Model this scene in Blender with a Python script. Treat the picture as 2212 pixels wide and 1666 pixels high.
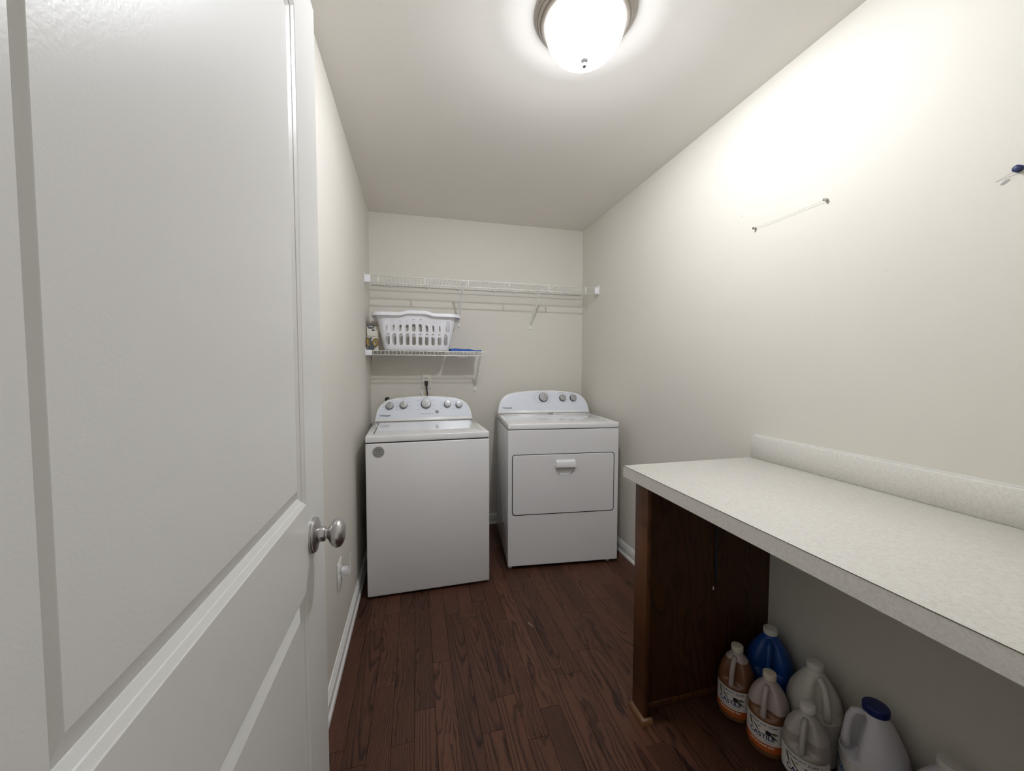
import bpy, bmesh, math, random
from mathutils import Vector, Matrix

# ------------------------------------------------------------------ scene, camera, light
sc = bpy.context.scene
for o in list(bpy.data.objects):
    bpy.data.objects.remove(o)
COL = sc.collection
PI = math.pi

# camera: f = 829.7 px on a 2212 px wide frame
cam_d = bpy.data.cameras.new('camera')
cam_d.sensor_width = 36.0
cam_d.lens = 829.68 / 2212 * 36.0
cam_d.clip_start = 0.01
cam = bpy.data.objects.new('camera', cam_d)
COL.objects.link(cam)
yaw, pitch, roll = 0.244919, -0.0460595, 0.0015167
fw = Vector((math.sin(yaw) * math.cos(pitch), math.cos(yaw) * math.cos(pitch), math.sin(pitch)))
r0 = Vector((math.cos(yaw), -math.sin(yaw), 0)); u0 = r0.cross(fw)
rv = math.cos(roll) * r0 + math.sin(roll) * u0
uv = -math.sin(roll) * r0 + math.cos(roll) * u0
m = Matrix((rv, uv, -fw)).transposed().to_4x4()
m.translation = Vector((0.331223, -3.067613, 1.28507))
cam.matrix_world = m
sc.camera = cam

# even light of the hallway behind the camera (enters by the doorway only)
world = bpy.data.worlds.new('hallway_light'); sc.world = world
world.use_nodes = True
bg = world.node_tree.nodes['Background']
bg.inputs['Color'].default_value = (1.0, 0.97, 0.93, 1)
sc.cycles.diffuse_bounces = 8; sc.cycles.max_bounces = 14
bg.inputs['Strength'].default_value = 0.44
LAMP, BULB = 55.0, 1420.0         # emission of the ceiling lamp's glass bowl and of the bulb in it

sc.view_settings.view_transform = 'Standard'
sc.view_settings.look = 'None'
sc.view_settings.exposure = 0.10
sc.view_settings.gamma = 1.0
sc.view_settings.use_curve_mapping = False

W = 1.7154          # room width
H = 2.44            # ceiling
YF = -2.935         # inner face of the front wall (doorway wall)
random.seed(7)

# ------------------------------------------------------------------ materials
def lin(r, g, b):
    f = lambda c: c / 12.92 if c <= 0.04045 else ((c + 0.055) / 1.055) ** 2.4
    return (f(r / 255), f(g / 255), f(b / 255), 1)

def mat(name, col, rough=0.5, metal=0.0, spec=0.5, bump=0.0, bscale=200, vary=0.0, vscale=8, emit=None, estr=0, coat=0):
    m = bpy.data.materials.new(name); m.use_nodes = True
    nt = m.node_tree; b = nt.nodes['Principled BSDF']
    b.inputs['Base Color'].default_value = col
    b.inputs['Roughness'].default_value = rough
    b.inputs['Metallic'].default_value = metal
    b.inputs['Specular IOR Level'].default_value = spec
    b.inputs['Coat Weight'].default_value = coat
    b.inputs['Coat Roughness'].default_value = 0.08
    tc = nt.nodes.new('ShaderNodeTexCoord')
    if vary > 0:
        n = nt.nodes.new('ShaderNodeTexNoise'); n.inputs['Scale'].default_value = vscale
        n.inputs['Detail'].default_value = 4
        nt.links.new(tc.outputs['Object'], n.inputs['Vector'])
        mx = nt.nodes.new('ShaderNodeMix'); mx.data_type = 'RGBA'
        mx.inputs['A'].default_value = tuple(c * (1 - vary) for c in col[:3]) + (1,)
        mx.inputs['B'].default_value = tuple(min(1, c * (1 + vary)) for c in col[:3]) + (1,)
        nt.links.new(n.outputs['Fac'], mx.inputs['Factor'])
        nt.links.new(mx.outputs['Result'], b.inputs['Base Color'])
    if bump > 0:
        n = nt.nodes.new('ShaderNodeTexNoise'); n.inputs['Scale'].default_value = bscale
        n.inputs['Detail'].default_value = 2
        nt.links.new(tc.outputs['Object'], n.inputs['Vector'])
        bp = nt.nodes.new('ShaderNodeBump'); bp.inputs['Strength'].default_value = bump
        bp.inputs['Distance'].default_value = 0.002
        nt.links.new(n.outputs['Fac'], bp.inputs['Height'])
        nt.links.new(bp.outputs['Normal'], b.inputs['Normal'])
    if emit:
        b.inputs['Emission Color'].default_value = emit
        b.inputs['Emission Strength'].default_value = estr
    return m

M = {}
M['wall'] = mat('wall_paint', (0.675, 0.650, 0.592, 1), 0.62, spec=0.3, bump=0.10, bscale=260, vary=0.015, vscale=3)
M['ceil'] = mat('ceiling_paint', (0.795, 0.77, 0.73, 1), 0.85, spec=0.2, bump=0.08, bscale=220, vary=0.015, vscale=3)
M['door'] = mat('door_paint', (0.66, 0.655, 0.635, 1), 0.33, spec=0.5, bump=0.06, bscale=330, vary=0.01)
M['trim'] = mat('trim_paint', (0.80, 0.80, 0.78, 1), 0.3, spec=0.5, bump=0.03, bscale=60, vary=0.02)
M['enamel'] = mat('white_enamel', (0.745, 0.745, 0.76, 1), 0.22, spec=0.5, vary=0.008, vscale=2, coat=0.3)
M['enamel_top'] = mat('white_enamel_gloss', (0.80, 0.80, 0.81, 1), 0.10, spec=0.5, vary=0.008, vscale=2, coat=0.6)
M['console'] = mat('console_grey_blue', (0.70, 0.74, 0.82, 1), 0.28, spec=0.5, vary=0.01)
M['console_rim'] = mat('console_white', (0.82, 0.82, 0.83, 1), 0.25, spec=0.5, vary=0.01)
M['gap'] = mat('shadow_gap_rubber', (0.03, 0.03, 0.035, 1), 0.9, spec=0.0, vary=0.05)
M['knob_side'] = mat('knob_dark', (0.05, 0.05, 0.055, 1), 0.4, vary=0.05)
M['knob_face'] = mat('knob_silver', (0.36, 0.36, 0.36, 1), 0.35, metal=0.35, vary=0.03)
M['print'] = mat('grey_print', (0.16, 0.17, 0.19, 1), 0.6, vary=0.02)
M['print_light'] = mat('light_grey_print', (0.38, 0.39, 0.42, 1), 0.6, vary=0.02)
M['print_white'] = mat('white_print', (0.85, 0.83, 0.78, 1), 0.6, vary=0.02)
M['navy'] = mat('navy_print', (0.02, 0.03, 0.10, 1), 0.5, vary=0.05)
M['sticker'] = mat('sticker_foil', (0.36, 0.35, 0.34, 1), 0.35, metal=0.4, vary=0.1, vscale=60)
M['nickel'] = mat('brushed_nickel', (0.50, 0.49, 0.485, 1), 0.28, metal=1.0, vary=0.04, vscale=40)
M['pan'] = mat('satin_nickel_pan', (0.36, 0.325, 0.285, 1), 0.38, metal=0.8, vary=0.03, vscale=20)
M['bowl'] = mat('lit_glass_bowl', (0.9, 0.9, 0.9, 1), 0.3, emit=(0.97, 1.0, 1.06, 1), estr=LAMP, vary=0.01)
# frosted glass: glows by itself and lets part of the bulb's light straight through
_nt = M['bowl'].node_tree; _b = _nt.nodes['Principled BSDF']; _tr = _nt.nodes.new('ShaderNodeBsdfTransparent'); _mx = _nt.nodes.new('ShaderNodeMixShader')
_mx.inputs['Fac'].default_value = 0.14
_nt.links.new(_tr.outputs[0], _mx.inputs[1]); _nt.links.new(_b.outputs[0], _mx.inputs[2]); _nt.links.new(_mx.outputs[0], _nt.nodes['Material Output'].inputs['Surface'])
M['finial'] = mat('finial_grey', (0.20, 0.19, 0.18, 1), 0.5, vary=0.03)
M['bulb'] = mat('lit_bulb', (0.9, 0.9, 0.9, 1), 0.4, emit=(0.97, 1.0, 1.06, 1), estr=BULB, vary=0.01)
M['wire'] = mat('white_vinyl_wire', (0.82, 0.82, 0.80, 1), 0.35, vary=0.02)
M['plastic'] = mat('white_plastic', (0.80, 0.80, 0.84, 1), 0.35, vary=0.01)
M['plate'] = mat('ivory_plate', (0.70, 0.68, 0.62, 1), 0.35, vary=0.01)
M['black'] = mat('black_rubber', (0.012, 0.012, 0.013, 1), 0.45, vary=0.1)
M['blue_cloth'] = mat('blue_cloth', (0.015, 0.09, 0.42, 1), 0.6, bump=0.3, bscale=120, vary=0.15, vscale=30)
M['hose'] = mat('beige_hose', (0.62, 0.48, 0.32, 1), 0.5, vary=0.05)
M['cap'] = mat('jug_cap', (0.66, 0.60, 0.50, 1), 0.45, vary=0.03)
M['cap_white'] = mat('jug_cap_white', (0.70, 0.67, 0.64, 1), 0.45, vary=0.03)
M['cap_blue'] = mat('jug_cap_navy', (0.006, 0.018, 0.13, 1), 0.4, vary=0.05)
M['blue_jug'] = mat('blue_jug_plastic', (0.006, 0.06, 0.28, 1), 0.35, vary=0.05)
M['white_jug'] = mat('milky_jug_plastic', (0.60, 0.58, 0.53, 1), 0.4, vary=0.03)
M['bleach_jug'] = mat('cool_white_jug_plastic', (0.62, 0.61, 0.65, 1), 0.4, vary=0.02)
M['amber'] = mat('amber_soap', (0.17, 0.075, 0.035, 1), 0.25, vary=0.08)
M['clear_liquid'] = mat('pale_soap', (0.33, 0.30, 0.265, 1), 0.25, vary=0.05)
M['label'] = mat('paper_label', (0.74, 0.70, 0.68, 1), 0.5, vary=0.02)
M['orange'] = mat('label_orange', (0.50, 0.10, 0.012, 1), 0.5, vary=0.03)
M['label_black'] = mat('label_black', (0.012, 0.014, 0.012, 1), 0.5, vary=0.03)
M['label_blue'] = mat('label_blue', (0.01, 0.14, 0.48, 1), 0.5, vary=0.05)
M['leaf'] = mat('olive_leaf_print', (0.10, 0.12, 0.05, 1), 0.5, vary=0.25, vscale=90)
M['olive'] = mat('olive_print', (0.012, 0.010, 0.022, 1), 0.35, vary=0.1)
M['sun'] = mat('sun_print', (0.70, 0.36, 0.04, 1), 0.5, vary=0.05)
M['carton'] = mat('carton_white', (0.62, 0.56, 0.47, 1), 0.6, vary=0.06, vscale=40)
M['carton_grey'] = mat('carton_slate', (0.07, 0.085, 0.11, 1), 0.5, vary=0.1)
M['carton_yellow'] = mat('carton_yellow', (0.50, 0.31, 0.04, 1), 0.4, vary=0.35, vscale=90)
M['carton_brown'] = mat('carton_brown', (0.12, 0.09, 0.045, 1), 0.5, vary=0.1)
M['tan_wood'] = mat('tan_wood', (0.14, 0.062, 0.020, 1), 0.45, vary=0.25, vscale=40)
M['blade'] = mat('dark_blade_steel', (0.22, 0.21, 0.20, 1), 0.35, metal=0.9, vary=0.05)
M['steel'] = mat('pin_steel', (0.55, 0.53, 0.48, 1), 0.25, metal=1.0, vary=0.02)
M['thread'] = mat('thread', (0.42, 0.39, 0.34, 1), 0.7, vary=0.05)
M['scuff'] = mat('scuff_grey', (0.36, 0.35, 0.33, 1), 0.8, vary=0.2, vscale=120)
M['cord_blue'] = mat('blue_cord', (0.006, 0.035, 0.07, 1), 0.6, vary=0.1)
M['subfloor'] = mat('subfloor', (0.02, 0.012, 0.008, 1), 0.9, vary=0.1)
M['seam_brown'] = mat('laminate_seam', (0.10, 0.085, 0.075, 1), 0.7, spec=0.1, vary=0.1)
M['debris'] = mat('white_thread_scrap', (0.7, 0.66, 0.6, 1), 0.7, vary=0.05)

def laminate():
    m = mat('speckled_laminate', (0.66, 0.64, 0.58, 1), 0.42, spec=0.4)
    nt = m.node_tree; b = nt.nodes['Principled BSDF']
    tc = nt.nodes['Texture Coordinate']
    n1 = nt.nodes.new('ShaderNodeTexNoise'); n1.inputs['Scale'].default_value = 420; n1.inputs['Detail'].default_value = 3
    n2 = nt.nodes.new('ShaderNodeTexNoise'); n2.inputs['Scale'].default_value = 130; n2.inputs['Detail'].default_value = 6
    for n in (n1, n2): nt.links.new(tc.outputs['Object'], n.inputs['Vector'])
    ad = nt.nodes.new('ShaderNodeMath'); ad.operation = 'ADD'
    nt.links.new(n1.outputs['Fac'], ad.inputs[0]); nt.links.new(n2.outputs['Fac'], ad.inputs[1])
    hv = nt.nodes.new('ShaderNodeMath'); hv.operation = 'MULTIPLY'; hv.inputs[1].default_value = 0.5
    nt.links.new(ad.outputs[0], hv.inputs[0])
    cr = nt.nodes.new('ShaderNodeValToRGB')
    cr.color_ramp.elements[0].position = 0.36; cr.color_ramp.elements[0].color = (0.60, 0.58, 0.53, 1)
    cr.color_ramp.elements[1].position = 0.60; cr.color_ramp.elements[1].color = (0.70, 0.69, 0.65, 1)
    nt.links.new(hv.outputs[0], cr.inputs['Fac'])
    nt.links.new(cr.outputs['Color'], b.inputs['Base Color'])
    return m
M['laminate'] = laminate()

def shell_plastic(name, col, fac):
    m = bpy.data.materials.new(name); m.use_nodes = True
    nt = m.node_tree; b = nt.nodes['Principled BSDF']; out = nt.nodes['Material Output']
    b.inputs['Base Color'].default_value = col; b.inputs['Roughness'].default_value = 0.3
    tr = nt.nodes.new('ShaderNodeBsdfTransparent'); mx = nt.nodes.new('ShaderNodeMixShader')
    n = nt.nodes.new('ShaderNodeTexNoise'); n.inputs['Scale'].default_value = 25
    mr = nt.nodes.new('ShaderNodeMapRange'); mr.inputs['To Min'].default_value = fac - 0.05; mr.inputs['To Max'].default_value = fac + 0.05
    nt.links.new(n.outputs['Fac'], mr.inputs['Value']); nt.links.new(mr.outputs['Result'], mx.inputs['Fac'])
    nt.links.new(tr.outputs[0], mx.inputs[1]); nt.links.new(b.outputs[0], mx.inputs[2])
    nt.links.new(mx.outputs[0], out.inputs['Surface'])
    return m
M['soap_shell'] = mat('frosted_jug_plastic', (0.44, 0.37, 0.35, 1), 0.32, vary=0.06, vscale=30)
M['soap_shell_clear'] = mat('frosted_clear_jug_plastic', (0.42, 0.39, 0.37, 1), 0.32, vary=0.05, vscale=30)
M['clear_plastic'] = shell_plastic('clear_plastic', (0.75, 0.75, 0.73, 1), 0.35)

def N(nt, t, **kw):
    n = nt.nodes.new(t)
    for k, v in kw.items(): setattr(n, k, v)
    return n

def wood(name, dark, light, line, axis='Y', A=900, B=6.0, rough=0.38, spread=0.20, pores=0.35, random_tone=True, spec=0.35):
    """oak: nested parabolic growth rings, different on every board, plus pores"""
    m = bpy.data.materials.new(name); m.use_nodes = True
    nt = m.node_tree; b = nt.nodes['Principled BSDF']; L = nt.links.new
    tc = N(nt, 'ShaderNodeTexCoord'); oi = N(nt, 'ShaderNodeObjectInfo')
    sp = N(nt, 'ShaderNodeSeparateXYZ'); L(tc.outputs['Object'], sp.inputs[0])
    ax = {'Y': ('X', 'Y'), 'Z': ('X', 'Z')}[axis]
    def math_(op, a, b_=None, c=None):
        n = N(nt, 'ShaderNodeMath', operation=op)
        for i, v in enumerate((a, b_, c)):
            if v is None: continue
            if isinstance(v, (int, float)): n.inputs[i].default_value = v
            else: L(v, n.inputs[i])
        return n.outputs[0]
    X = sp.outputs[ax[0]]; Y = sp.outputs[ax[1]]
    rnd = oi.outputs['Random']
    r2 = math_('FRACT', math_('MULTIPLY', rnd, 37.73)); r3 = math_('FRACT', math_('MULTIPLY', rnd, 91.17))
    off = math_('MULTIPLY', rnd, 60.0)
    # low-frequency wobble, stretched along the board
    cv = N(nt, 'ShaderNodeCombineXYZ'); L(math_('MULTIPLY', X, 9.0), cv.inputs[0]); L(math_('MULTIPLY', Y, 2.2), cv.inputs[1]); L(off, cv.inputs[2])
    nz = N(nt, 'ShaderNodeTexNoise'); nz.inputs['Scale'].default_value = 1.6; nz.inputs['Detail'].default_value = 3.0
    L(cv.outputs[0], nz.inputs['Vector'])
    cv2 = N(nt, 'ShaderNodeCombineXYZ'); L(math_('MULTIPLY', X, 60.0), cv2.inputs[0]); L(math_('MULTIPLY', Y, 9.0), cv2.inputs[1]); L(off, cv2.inputs[2])
    nj = N(nt, 'ShaderNodeTexNoise'); nj.inputs['Scale'].default_value = 2.0; nj.inputs['Detail'].default_value = 4.0
    L(cv2.outputs[0], nj.inputs['Vector'])
    xc = math_('ADD', X, math_('MULTIPLY', math_('SUBTRACT', r2, 0.5), spread))
    xw = math_('ADD', xc, math_('MULTIPLY', math_('SUBTRACT', nz.outputs['Fac'], 0.5), 0.05))
    v = math_('MULTIPLY', math_('MULTIPLY', xw, xw), float(A))
    v = math_('ADD', v, math_('MULTIPLY', Y, math_('MULTIPLY', math_('SUBTRACT', r3, 0.5), 2.2 * B)))
    v = math_('ADD', v, math_('MULTIPLY', nz.outputs['Fac'], 3.2))
    v = math_('ADD', v, math_('MULTIPLY', nj.outputs['Fac'], 0.55))
    fr = math_('FRACT', v)
    cr = N(nt, 'ShaderNodeValToRGB'); e = cr.color_ramp.elements
    e[0].position = 0.0; e[0].color = (1, 1, 1, 1)
    e[1].position = 1.0; e[1].color = (0.0, 0, 0, 1)
    k = cr.color_ramp.elements.new(0.10); k.color = (0.15, 0.15, 0.15, 1)
    k = cr.color_ramp.elements.new(0.5); k.color = (0.0, 0, 0, 1)
    k = cr.color_ramp.elements.new(0.84); k.color = (0.6, 0.6, 0.6, 1)
    k = cr.color_ramp.elements.new(0.985); k.color = (1, 1, 1, 1)
    e = cr.color_ramp.elements; 
    L(fr, cr.inputs['Fac'])
    # grain strength drifts along the board
    cv4 = N(nt, 'ShaderNodeCombineXYZ'); L(math_('MULTIPLY', X, 14.0), cv4.inputs[0]); L(math_('MULTIPLY', Y, 3.0), cv4.inputs[1]); L(math_('ADD', off, 9.0), cv4.inputs[2])
    nz2 = N(nt, 'ShaderNodeTexNoise'); nz2.inputs['Scale'].default_value = 1.2; nz2.inputs['Detail'].default_value = 2.0
    L(cv4.outputs[0], nz2.inputs['Vector'])
    # pores
    cv3 = N(nt, 'ShaderNodeCombineXYZ'); L(math_('MULTIPLY', X, 420.0), cv3.inputs[0]); L(math_('MULTIPLY', Y, 12.0), cv3.inputs[1]); L(off, cv3.inputs[2])
    npo = N(nt, 'ShaderNodeTexNoise'); npo.inputs['Scale'].default_value = 1.0; npo.inputs['Detail'].default_value = 3.0
    L(cv3.outputs[0], npo.inputs['Vector'])
    mp = N(nt, 'ShaderNodeMapRange'); mp.inputs['From Min'].default_value = 0.52; mp.inputs['From Max'].default_value = 0.72
    mp.inputs['To Max'].default_value = pores; L(npo.outputs['Fac'], mp.inputs['Value'])
    tone = N(nt, 'ShaderNodeMix', data_type='RGBA'); tone.inputs['A'].default_value = dark; tone.inputs['B'].default_value = light
    if random_tone:
        t_ = math_('ADD', math_('MULTIPLY', rnd, 0.6), math_('MULTIPLY', nz.outputs['Fac'], 0.4))
        L(t_, tone.inputs['Factor'])
    else:
        L(nz.outputs['Fac'], tone.inputs['Factor'])
    c1 = N(nt, 'ShaderNodeMix', data_type='RGBA'); L(tone.outputs['Result'], c1.inputs['A']); c1.inputs['B'].default_value = line
    f1 = math_('MULTIPLY', cr.outputs['Color'], math_('ADD', 0.22, math_('MULTIPLY', nz2.outputs['Fac'], 1.25))); L(f1, c1.inputs['Factor'])
    c2 = N(nt, 'ShaderNodeMix', data_type='RGBA'); L(c1.outputs['Result'], c2.inputs['A']); c2.inputs['B'].default_value = line
    L(mp.outputs['Result'], c2.inputs['Factor'])
    L(c2.outputs['Result'], b.inputs['Base Color'])
    b.inputs['Roughness'].default_value = rough
    b.inputs['Specular IOR Level'].default_value = spec
    bp = N(nt, 'ShaderNodeBump'); bp.inputs['Strength'].default_value = 0.18; bp.inputs['Distance'].default_value = 0.0006
    bp.invert = True
    L(math_('ADD', cr.outputs['Color'], mp.outputs['Result']), bp.inputs['Height']); L(bp.outputs['Normal'], b.inputs['Normal'])
    return m
M['plank'] = wood('oak_plank', (0.062, 0.0265, 0.0175, 1), (0.142, 0.060, 0.0355, 1), (0.015, 0.0068, 0.005, 1), spec=0.25)
M['panel_wood'] = wood('stained_panel', (0.055, 0.019, 0.006, 1), (0.085, 0.032, 0.010, 1), (0.03, 0.011, 0.004, 1),
                       axis='Z', A=60, B=5, rough=0.42, spread=0.2, random_tone=False)
M['stile_wood'] = wood('stained_stile', (0.085, 0.030, 0.011, 1), (0.115, 0.044, 0.016, 1), (0.05, 0.018, 0.007, 1),
                       axis='Z', A=60, B=4, rough=0.40, spread=0.2, random_tone=False)

# ------------------------------------------------------------------ mesh helpers
def link(name, me, m=None, parent=None, smooth=False, loc=None):
    o = bpy.data.objects.new(name, me); COL.objects.link(o)
    if m is not None:
        me.materials.clear(); me.materials.append(M[m] if isinstance(m, str) else m)
    if smooth:
        for p in me.polygons: p.use_smooth = True
    if parent: o.parent = parent
    if loc is not None: o.location = loc
    return o

def obj(name, bm, m, parent=None, smooth=False, loc=None):
    me = bpy.data.meshes.new(name); bm.normal_update(); bm.to_mesh(me); bm.free()
    return link(name, me, m, parent, smooth, loc)

def auto_smooth(o, ang=40):
    me = o.data
    for p in me.polygons: p.use_smooth = True
    me.set_sharp_from_angle(angle=math.radians(ang))
    return o

def empty(name, loc=(0, 0, 0), rz=0):
    o = bpy.data.objects.new(name, None); COL.objects.link(o)
    o.location = loc; o.rotation_euler = (0, 0, rz); o.empty_display_size = 0.05
    return o

def tag(o, label, cat, group=None, kind=None):
    o['label'] = label; o['category'] = cat
    if group: o['group'] = group
    if kind: o['kind'] = kind
    return o

def add_box(bm, x0, x1, y0, y1, z0, z1, bev=0, seg=2):
    vs = [bm.verts.new((x, y, z)) for x in (x0, x1) for y in (y0, y1) for z in (z0, z1)]
    idx = [(0, 1, 3, 2), (4, 6, 7, 5), (0, 4, 5, 1), (2, 3, 7, 6), (0, 2, 6, 4), (1, 5, 7, 3)]
    fs = [bm.faces.new([vs[i] for i in f]) for f in idx]
    if bev > 0:
        es = set(e for f in fs for e in f.edges)
        bmesh.ops.bevel(bm, geom=list(es), offset=bev, segments=seg, profile=0.5, affect='EDGES')
    return bm

def box(name, x0, x1, y0, y1, z0, z1, m, parent=None, bev=0, seg=2):
    o = obj(name, add_box(bmesh.new(), x0, x1, y0, y1, z0, z1, bev, seg), m, parent)
    if bev > 0: auto_smooth(o, 50)
    return o

def add_tube(bm, pts, r, seg=6, cap=True, closed=False):
    pts = [Vector(p) for p in pts]; n = len(pts)
    rr = r if isinstance(r, (list, tuple)) else [r] * n
    rings = []; prev = None
    for i, p in enumerate(pts):
        if closed: t = pts[(i + 1) % n] - pts[i - 1]
        else: t = pts[min(i + 1, n - 1)] - pts[max(i - 1, 0)]
        t.normalize()
        if prev is None:
            a = Vector((0, 0, 1)) if abs(t.z) < 0.9 else Vector((1, 0, 0))
            u = t.cross(a).normalized()
        else:
            u = (prev - t * prev.dot(t)).normalized()
        prev = u; w = t.cross(u)
        rings.append([bm.verts.new(p + rr[i] * (math.cos(2 * PI * k / seg) * u + math.sin(2 * PI * k / seg) * w)) for k in range(seg)])
    for i in range(n if closed else n - 1):
        a = rings[i]; b = rings[(i + 1) % n]
        for k in range(seg):
            bm.faces.new((a[k], a[(k + 1) % seg], b[(k + 1) % seg], b[k]))
    if cap and not closed:
        bm.faces.new(rings[0][::-1]); bm.faces.new(rings[-1])
    return bm

def tube(name, pts, r, m, parent=None, seg=6, smooth=True, closed=False):
    return obj(name, add_tube(bmesh.new(), pts, r, seg, True, closed), m, parent, smooth)

def add_lathe(bm, prof, seg=32, mtx=None, fn=None):
    """prof: (radius, height) list; axis z; fn(angle, r, z) -> (x, y, z)"""
    rings = []
    for r, z in prof:
        if r < 1e-6:
            rings.append([bm.verts.new((0, 0, z))])
        else:
            ring = []
            for k in range(seg):
                a = 2 * PI * k / seg
                ring.append(bm.verts.new(fn(a, r, z) if fn else (r * math.cos(a), r * math.sin(a), z)))
            rings.append(ring)
    for a, b in zip(rings, rings[1:]):
        for k in range(seg):
            k2 = (k + 1) % seg
            if len(a) == 1 and len(b) == 1: continue
            if len(a) == 1: bm.faces.new((a[0], b[k2], b[k]))
            elif len(b) == 1: bm.faces.new((a[k], a[k2], b[0]))
            else: bm.faces.new((a[k], a[k2], b[k2], b[k]))
    if len(rings[0]) > 1: bm.faces.new(rings[0][::-1])
    if len(rings[-1]) > 1: bm.faces.new(rings[-1])
    bmesh.ops.recalc_face_normals(bm, faces=bm.faces)
    if mtx is not None: bm.transform(mtx)
    return bm

def lathe(name, prof, m, parent=None, seg=32, mtx=None, ang=35):
    o = obj(name, add_lathe(bmesh.new(), prof, seg, mtx), m, parent)
    return auto_smooth(o, ang)

def prism(bm, outline, y0, y1, f0=None, f1=None):
    """outline of (x, z) points extruded along y; f0/f1 map a point to its y"""
    a = [bm.verts.new((x, f0(x, z) if f0 else y0, z)) for x, z in outline]
    b = [bm.verts.new((x, f1(x, z) if f1 else y1, z)) for x, z in outline]
    n = len(a)
    bm.faces.new(a); bm.faces.new(b[::-1])
    for i in range(n):
        bm.faces.new((a[i], b[i], b[(i + 1) % n], a[(i + 1) % n]))
    bmesh.ops.recalc_face_normals(bm, faces=bm.faces)
    return bm

def rrect(x0, x1, z0, z1, r, seg=5):
    pts = []
    for cx, cz, a0 in ((x1 - r, z1 - r, 0), (x0 + r, z1 - r, PI / 2), (x0 + r, z0 + r, PI), (x1 - r, z0 + r, 1.5 * PI)):
        for k in range(seg + 1):
            a = a0 + PI / 2 * k / seg
            pts.append((cx + r * math.cos(a), cz + r * math.sin(a)))
    return pts

def text_bm(s, size, bold=0.0, spacing=1.0, shear=0.0, align='CENTER'):
    cu = bpy.data.curves.new('lettering', 'FONT'); cu.body = s; cu.size = size
    cu.align_x = align; cu.align_y = 'CENTER'; cu.offset = bold; cu.space_character = spacing; cu.shear = shear
    cu.resolution_u = 3
    o = bpy.data.objects.new('lettering', cu); COL.objects.link(o)
    dg = bpy.context.evaluated_depsgraph_get(); dg.update()
    me = bpy.data.meshes.new_from_object(o.evaluated_get(dg))
    bm = bmesh.new(); bm.from_mesh(me)
    bpy.data.meshes.remove(me); bpy.data.objects.remove(o); bpy.data.curves.remove(cu)
    return bm

# ------------------------------------------------------------------ the room
def structure(o, label, cat):
    return tag(o, label, cat, kind='structure')

structure(box('wall_left', -0.1, 0, YF - 0.115, 0.1, -0.05, H, 'wall'), 'cream painted wall on the left behind the open door', 'wall')
wall_r = structure(box('wall_right', W, W + 0.1, YF - 0.115, 0.1, -0.05, H, 'wall'), 'cream painted wall on the right above the countertop', 'wall')
wall_b = structure(box('wall_back', 0, W, 0, 0.1, -0.05, H, 'wall'), 'cream painted back wall behind the washer and dryer', 'wall')
bm = bmesh.new()
DX0, DX1 = 0.128, 0.90      # doorway
add_box(bm, 0, 0.088, YF - 0.115, YF, -0.05, H)
add_box(bm, DX1, W, YF - 0.115, YF, -0.05, H)
add_box(bm, 0.088, DX1, YF - 0.115, YF, 2.06, H)
structure(obj('wall_front', bm, 'wall'), 'cream wall with the doorway the camera looks through', 'wall')
structure(box('ceiling', -0.1, W + 0.1, YF - 0.115, 0.1, H, H + 0.1, 'ceil'), 'flat off-white ceiling with a round lamp', 'ceiling')
floor = structure(box('floor', -0.1, W + 0.1, -4.2, 0.1, -0.06, -0.011, 'subfloor'), 'dark brown oak strip floor laid lengthwise', 'floor')

# planks: seam grid and the end joints seen in the photograph
PW = 0.0765; PX = 0.0076
seen = [(.112, -1.136), (.195, -1.500), (.428, -1.418), (.507, -1.091), (.657, -1.655), (.733, -1.207), (.807, -1.744),
        (.577, -1.790), (.269, -1.760), (1.037, -1.502), (.964, -1.614), (1.204, -1.261), (1.340, -1.175), (.887, -.986),
        (.053, -1.736), (.197, -1.027), (.389, -1.030)]
rows = {}
for x, y in seen: rows.setdefault(int((x - PX) // PW), []).append(y)
YP0, YP1 = -3.05, -0.001
for i in range(-1, 23):
    x0 = max(0.001, PX + i * PW); x1 = min(W - 0.001, PX + (i + 1) * PW)
    if x1 - x0 < 0.004: continue
    js = sorted(rows.get(i, []))
    if not js: js = [-2.0 + random.uniform(-0.55, 0.55)]
    y = js[0] - random.uniform(0.55, 0.95)
    while y > YP0 + 0.15: js.insert(0, y); y -= random.uniform(0.45, 0.95)
    y = js[-1] + random.uniform(0.45, 0.95)
    while y < YP1 - 0.15: js.append(y); y += random.uniform(0.45, 0.95)
    ends = [YP0] + js + [YP1]
    for a, b in zip(ends, ends[1:]):
        g = 0.0004; c = ((x0 + x1) / 2, (a + b) / 2)
        bm = bmesh.new(); hx = (x1 - x0) / 2 - g; hy = (b - a) / 2 - g; bv = 0.0007
        ring = lambda dx, z: [bm.verts.new((sx * (hx - dx), sy * (hy - dx), z)) for sx, sy in ((-1, -1), (1, -1), (1, 1), (-1, 1))]
        r_a, r_b, r_c = ring(0, -0.011), ring(0, -0.0007), ring(bv, 0)
        for p_, q_ in ((r_a, r_b), (r_b, r_c)):
            for k in range(4): bm.faces.new((p_[k], p_[(k + 1) % 4], q_[(k + 1) % 4], q_[k]))
        bm.faces.new(r_c)
        obj('plank', bm, 'plank', floor, loc=(c[0], c[1], random.uniform(-0.0002, 0.0002)))

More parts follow.
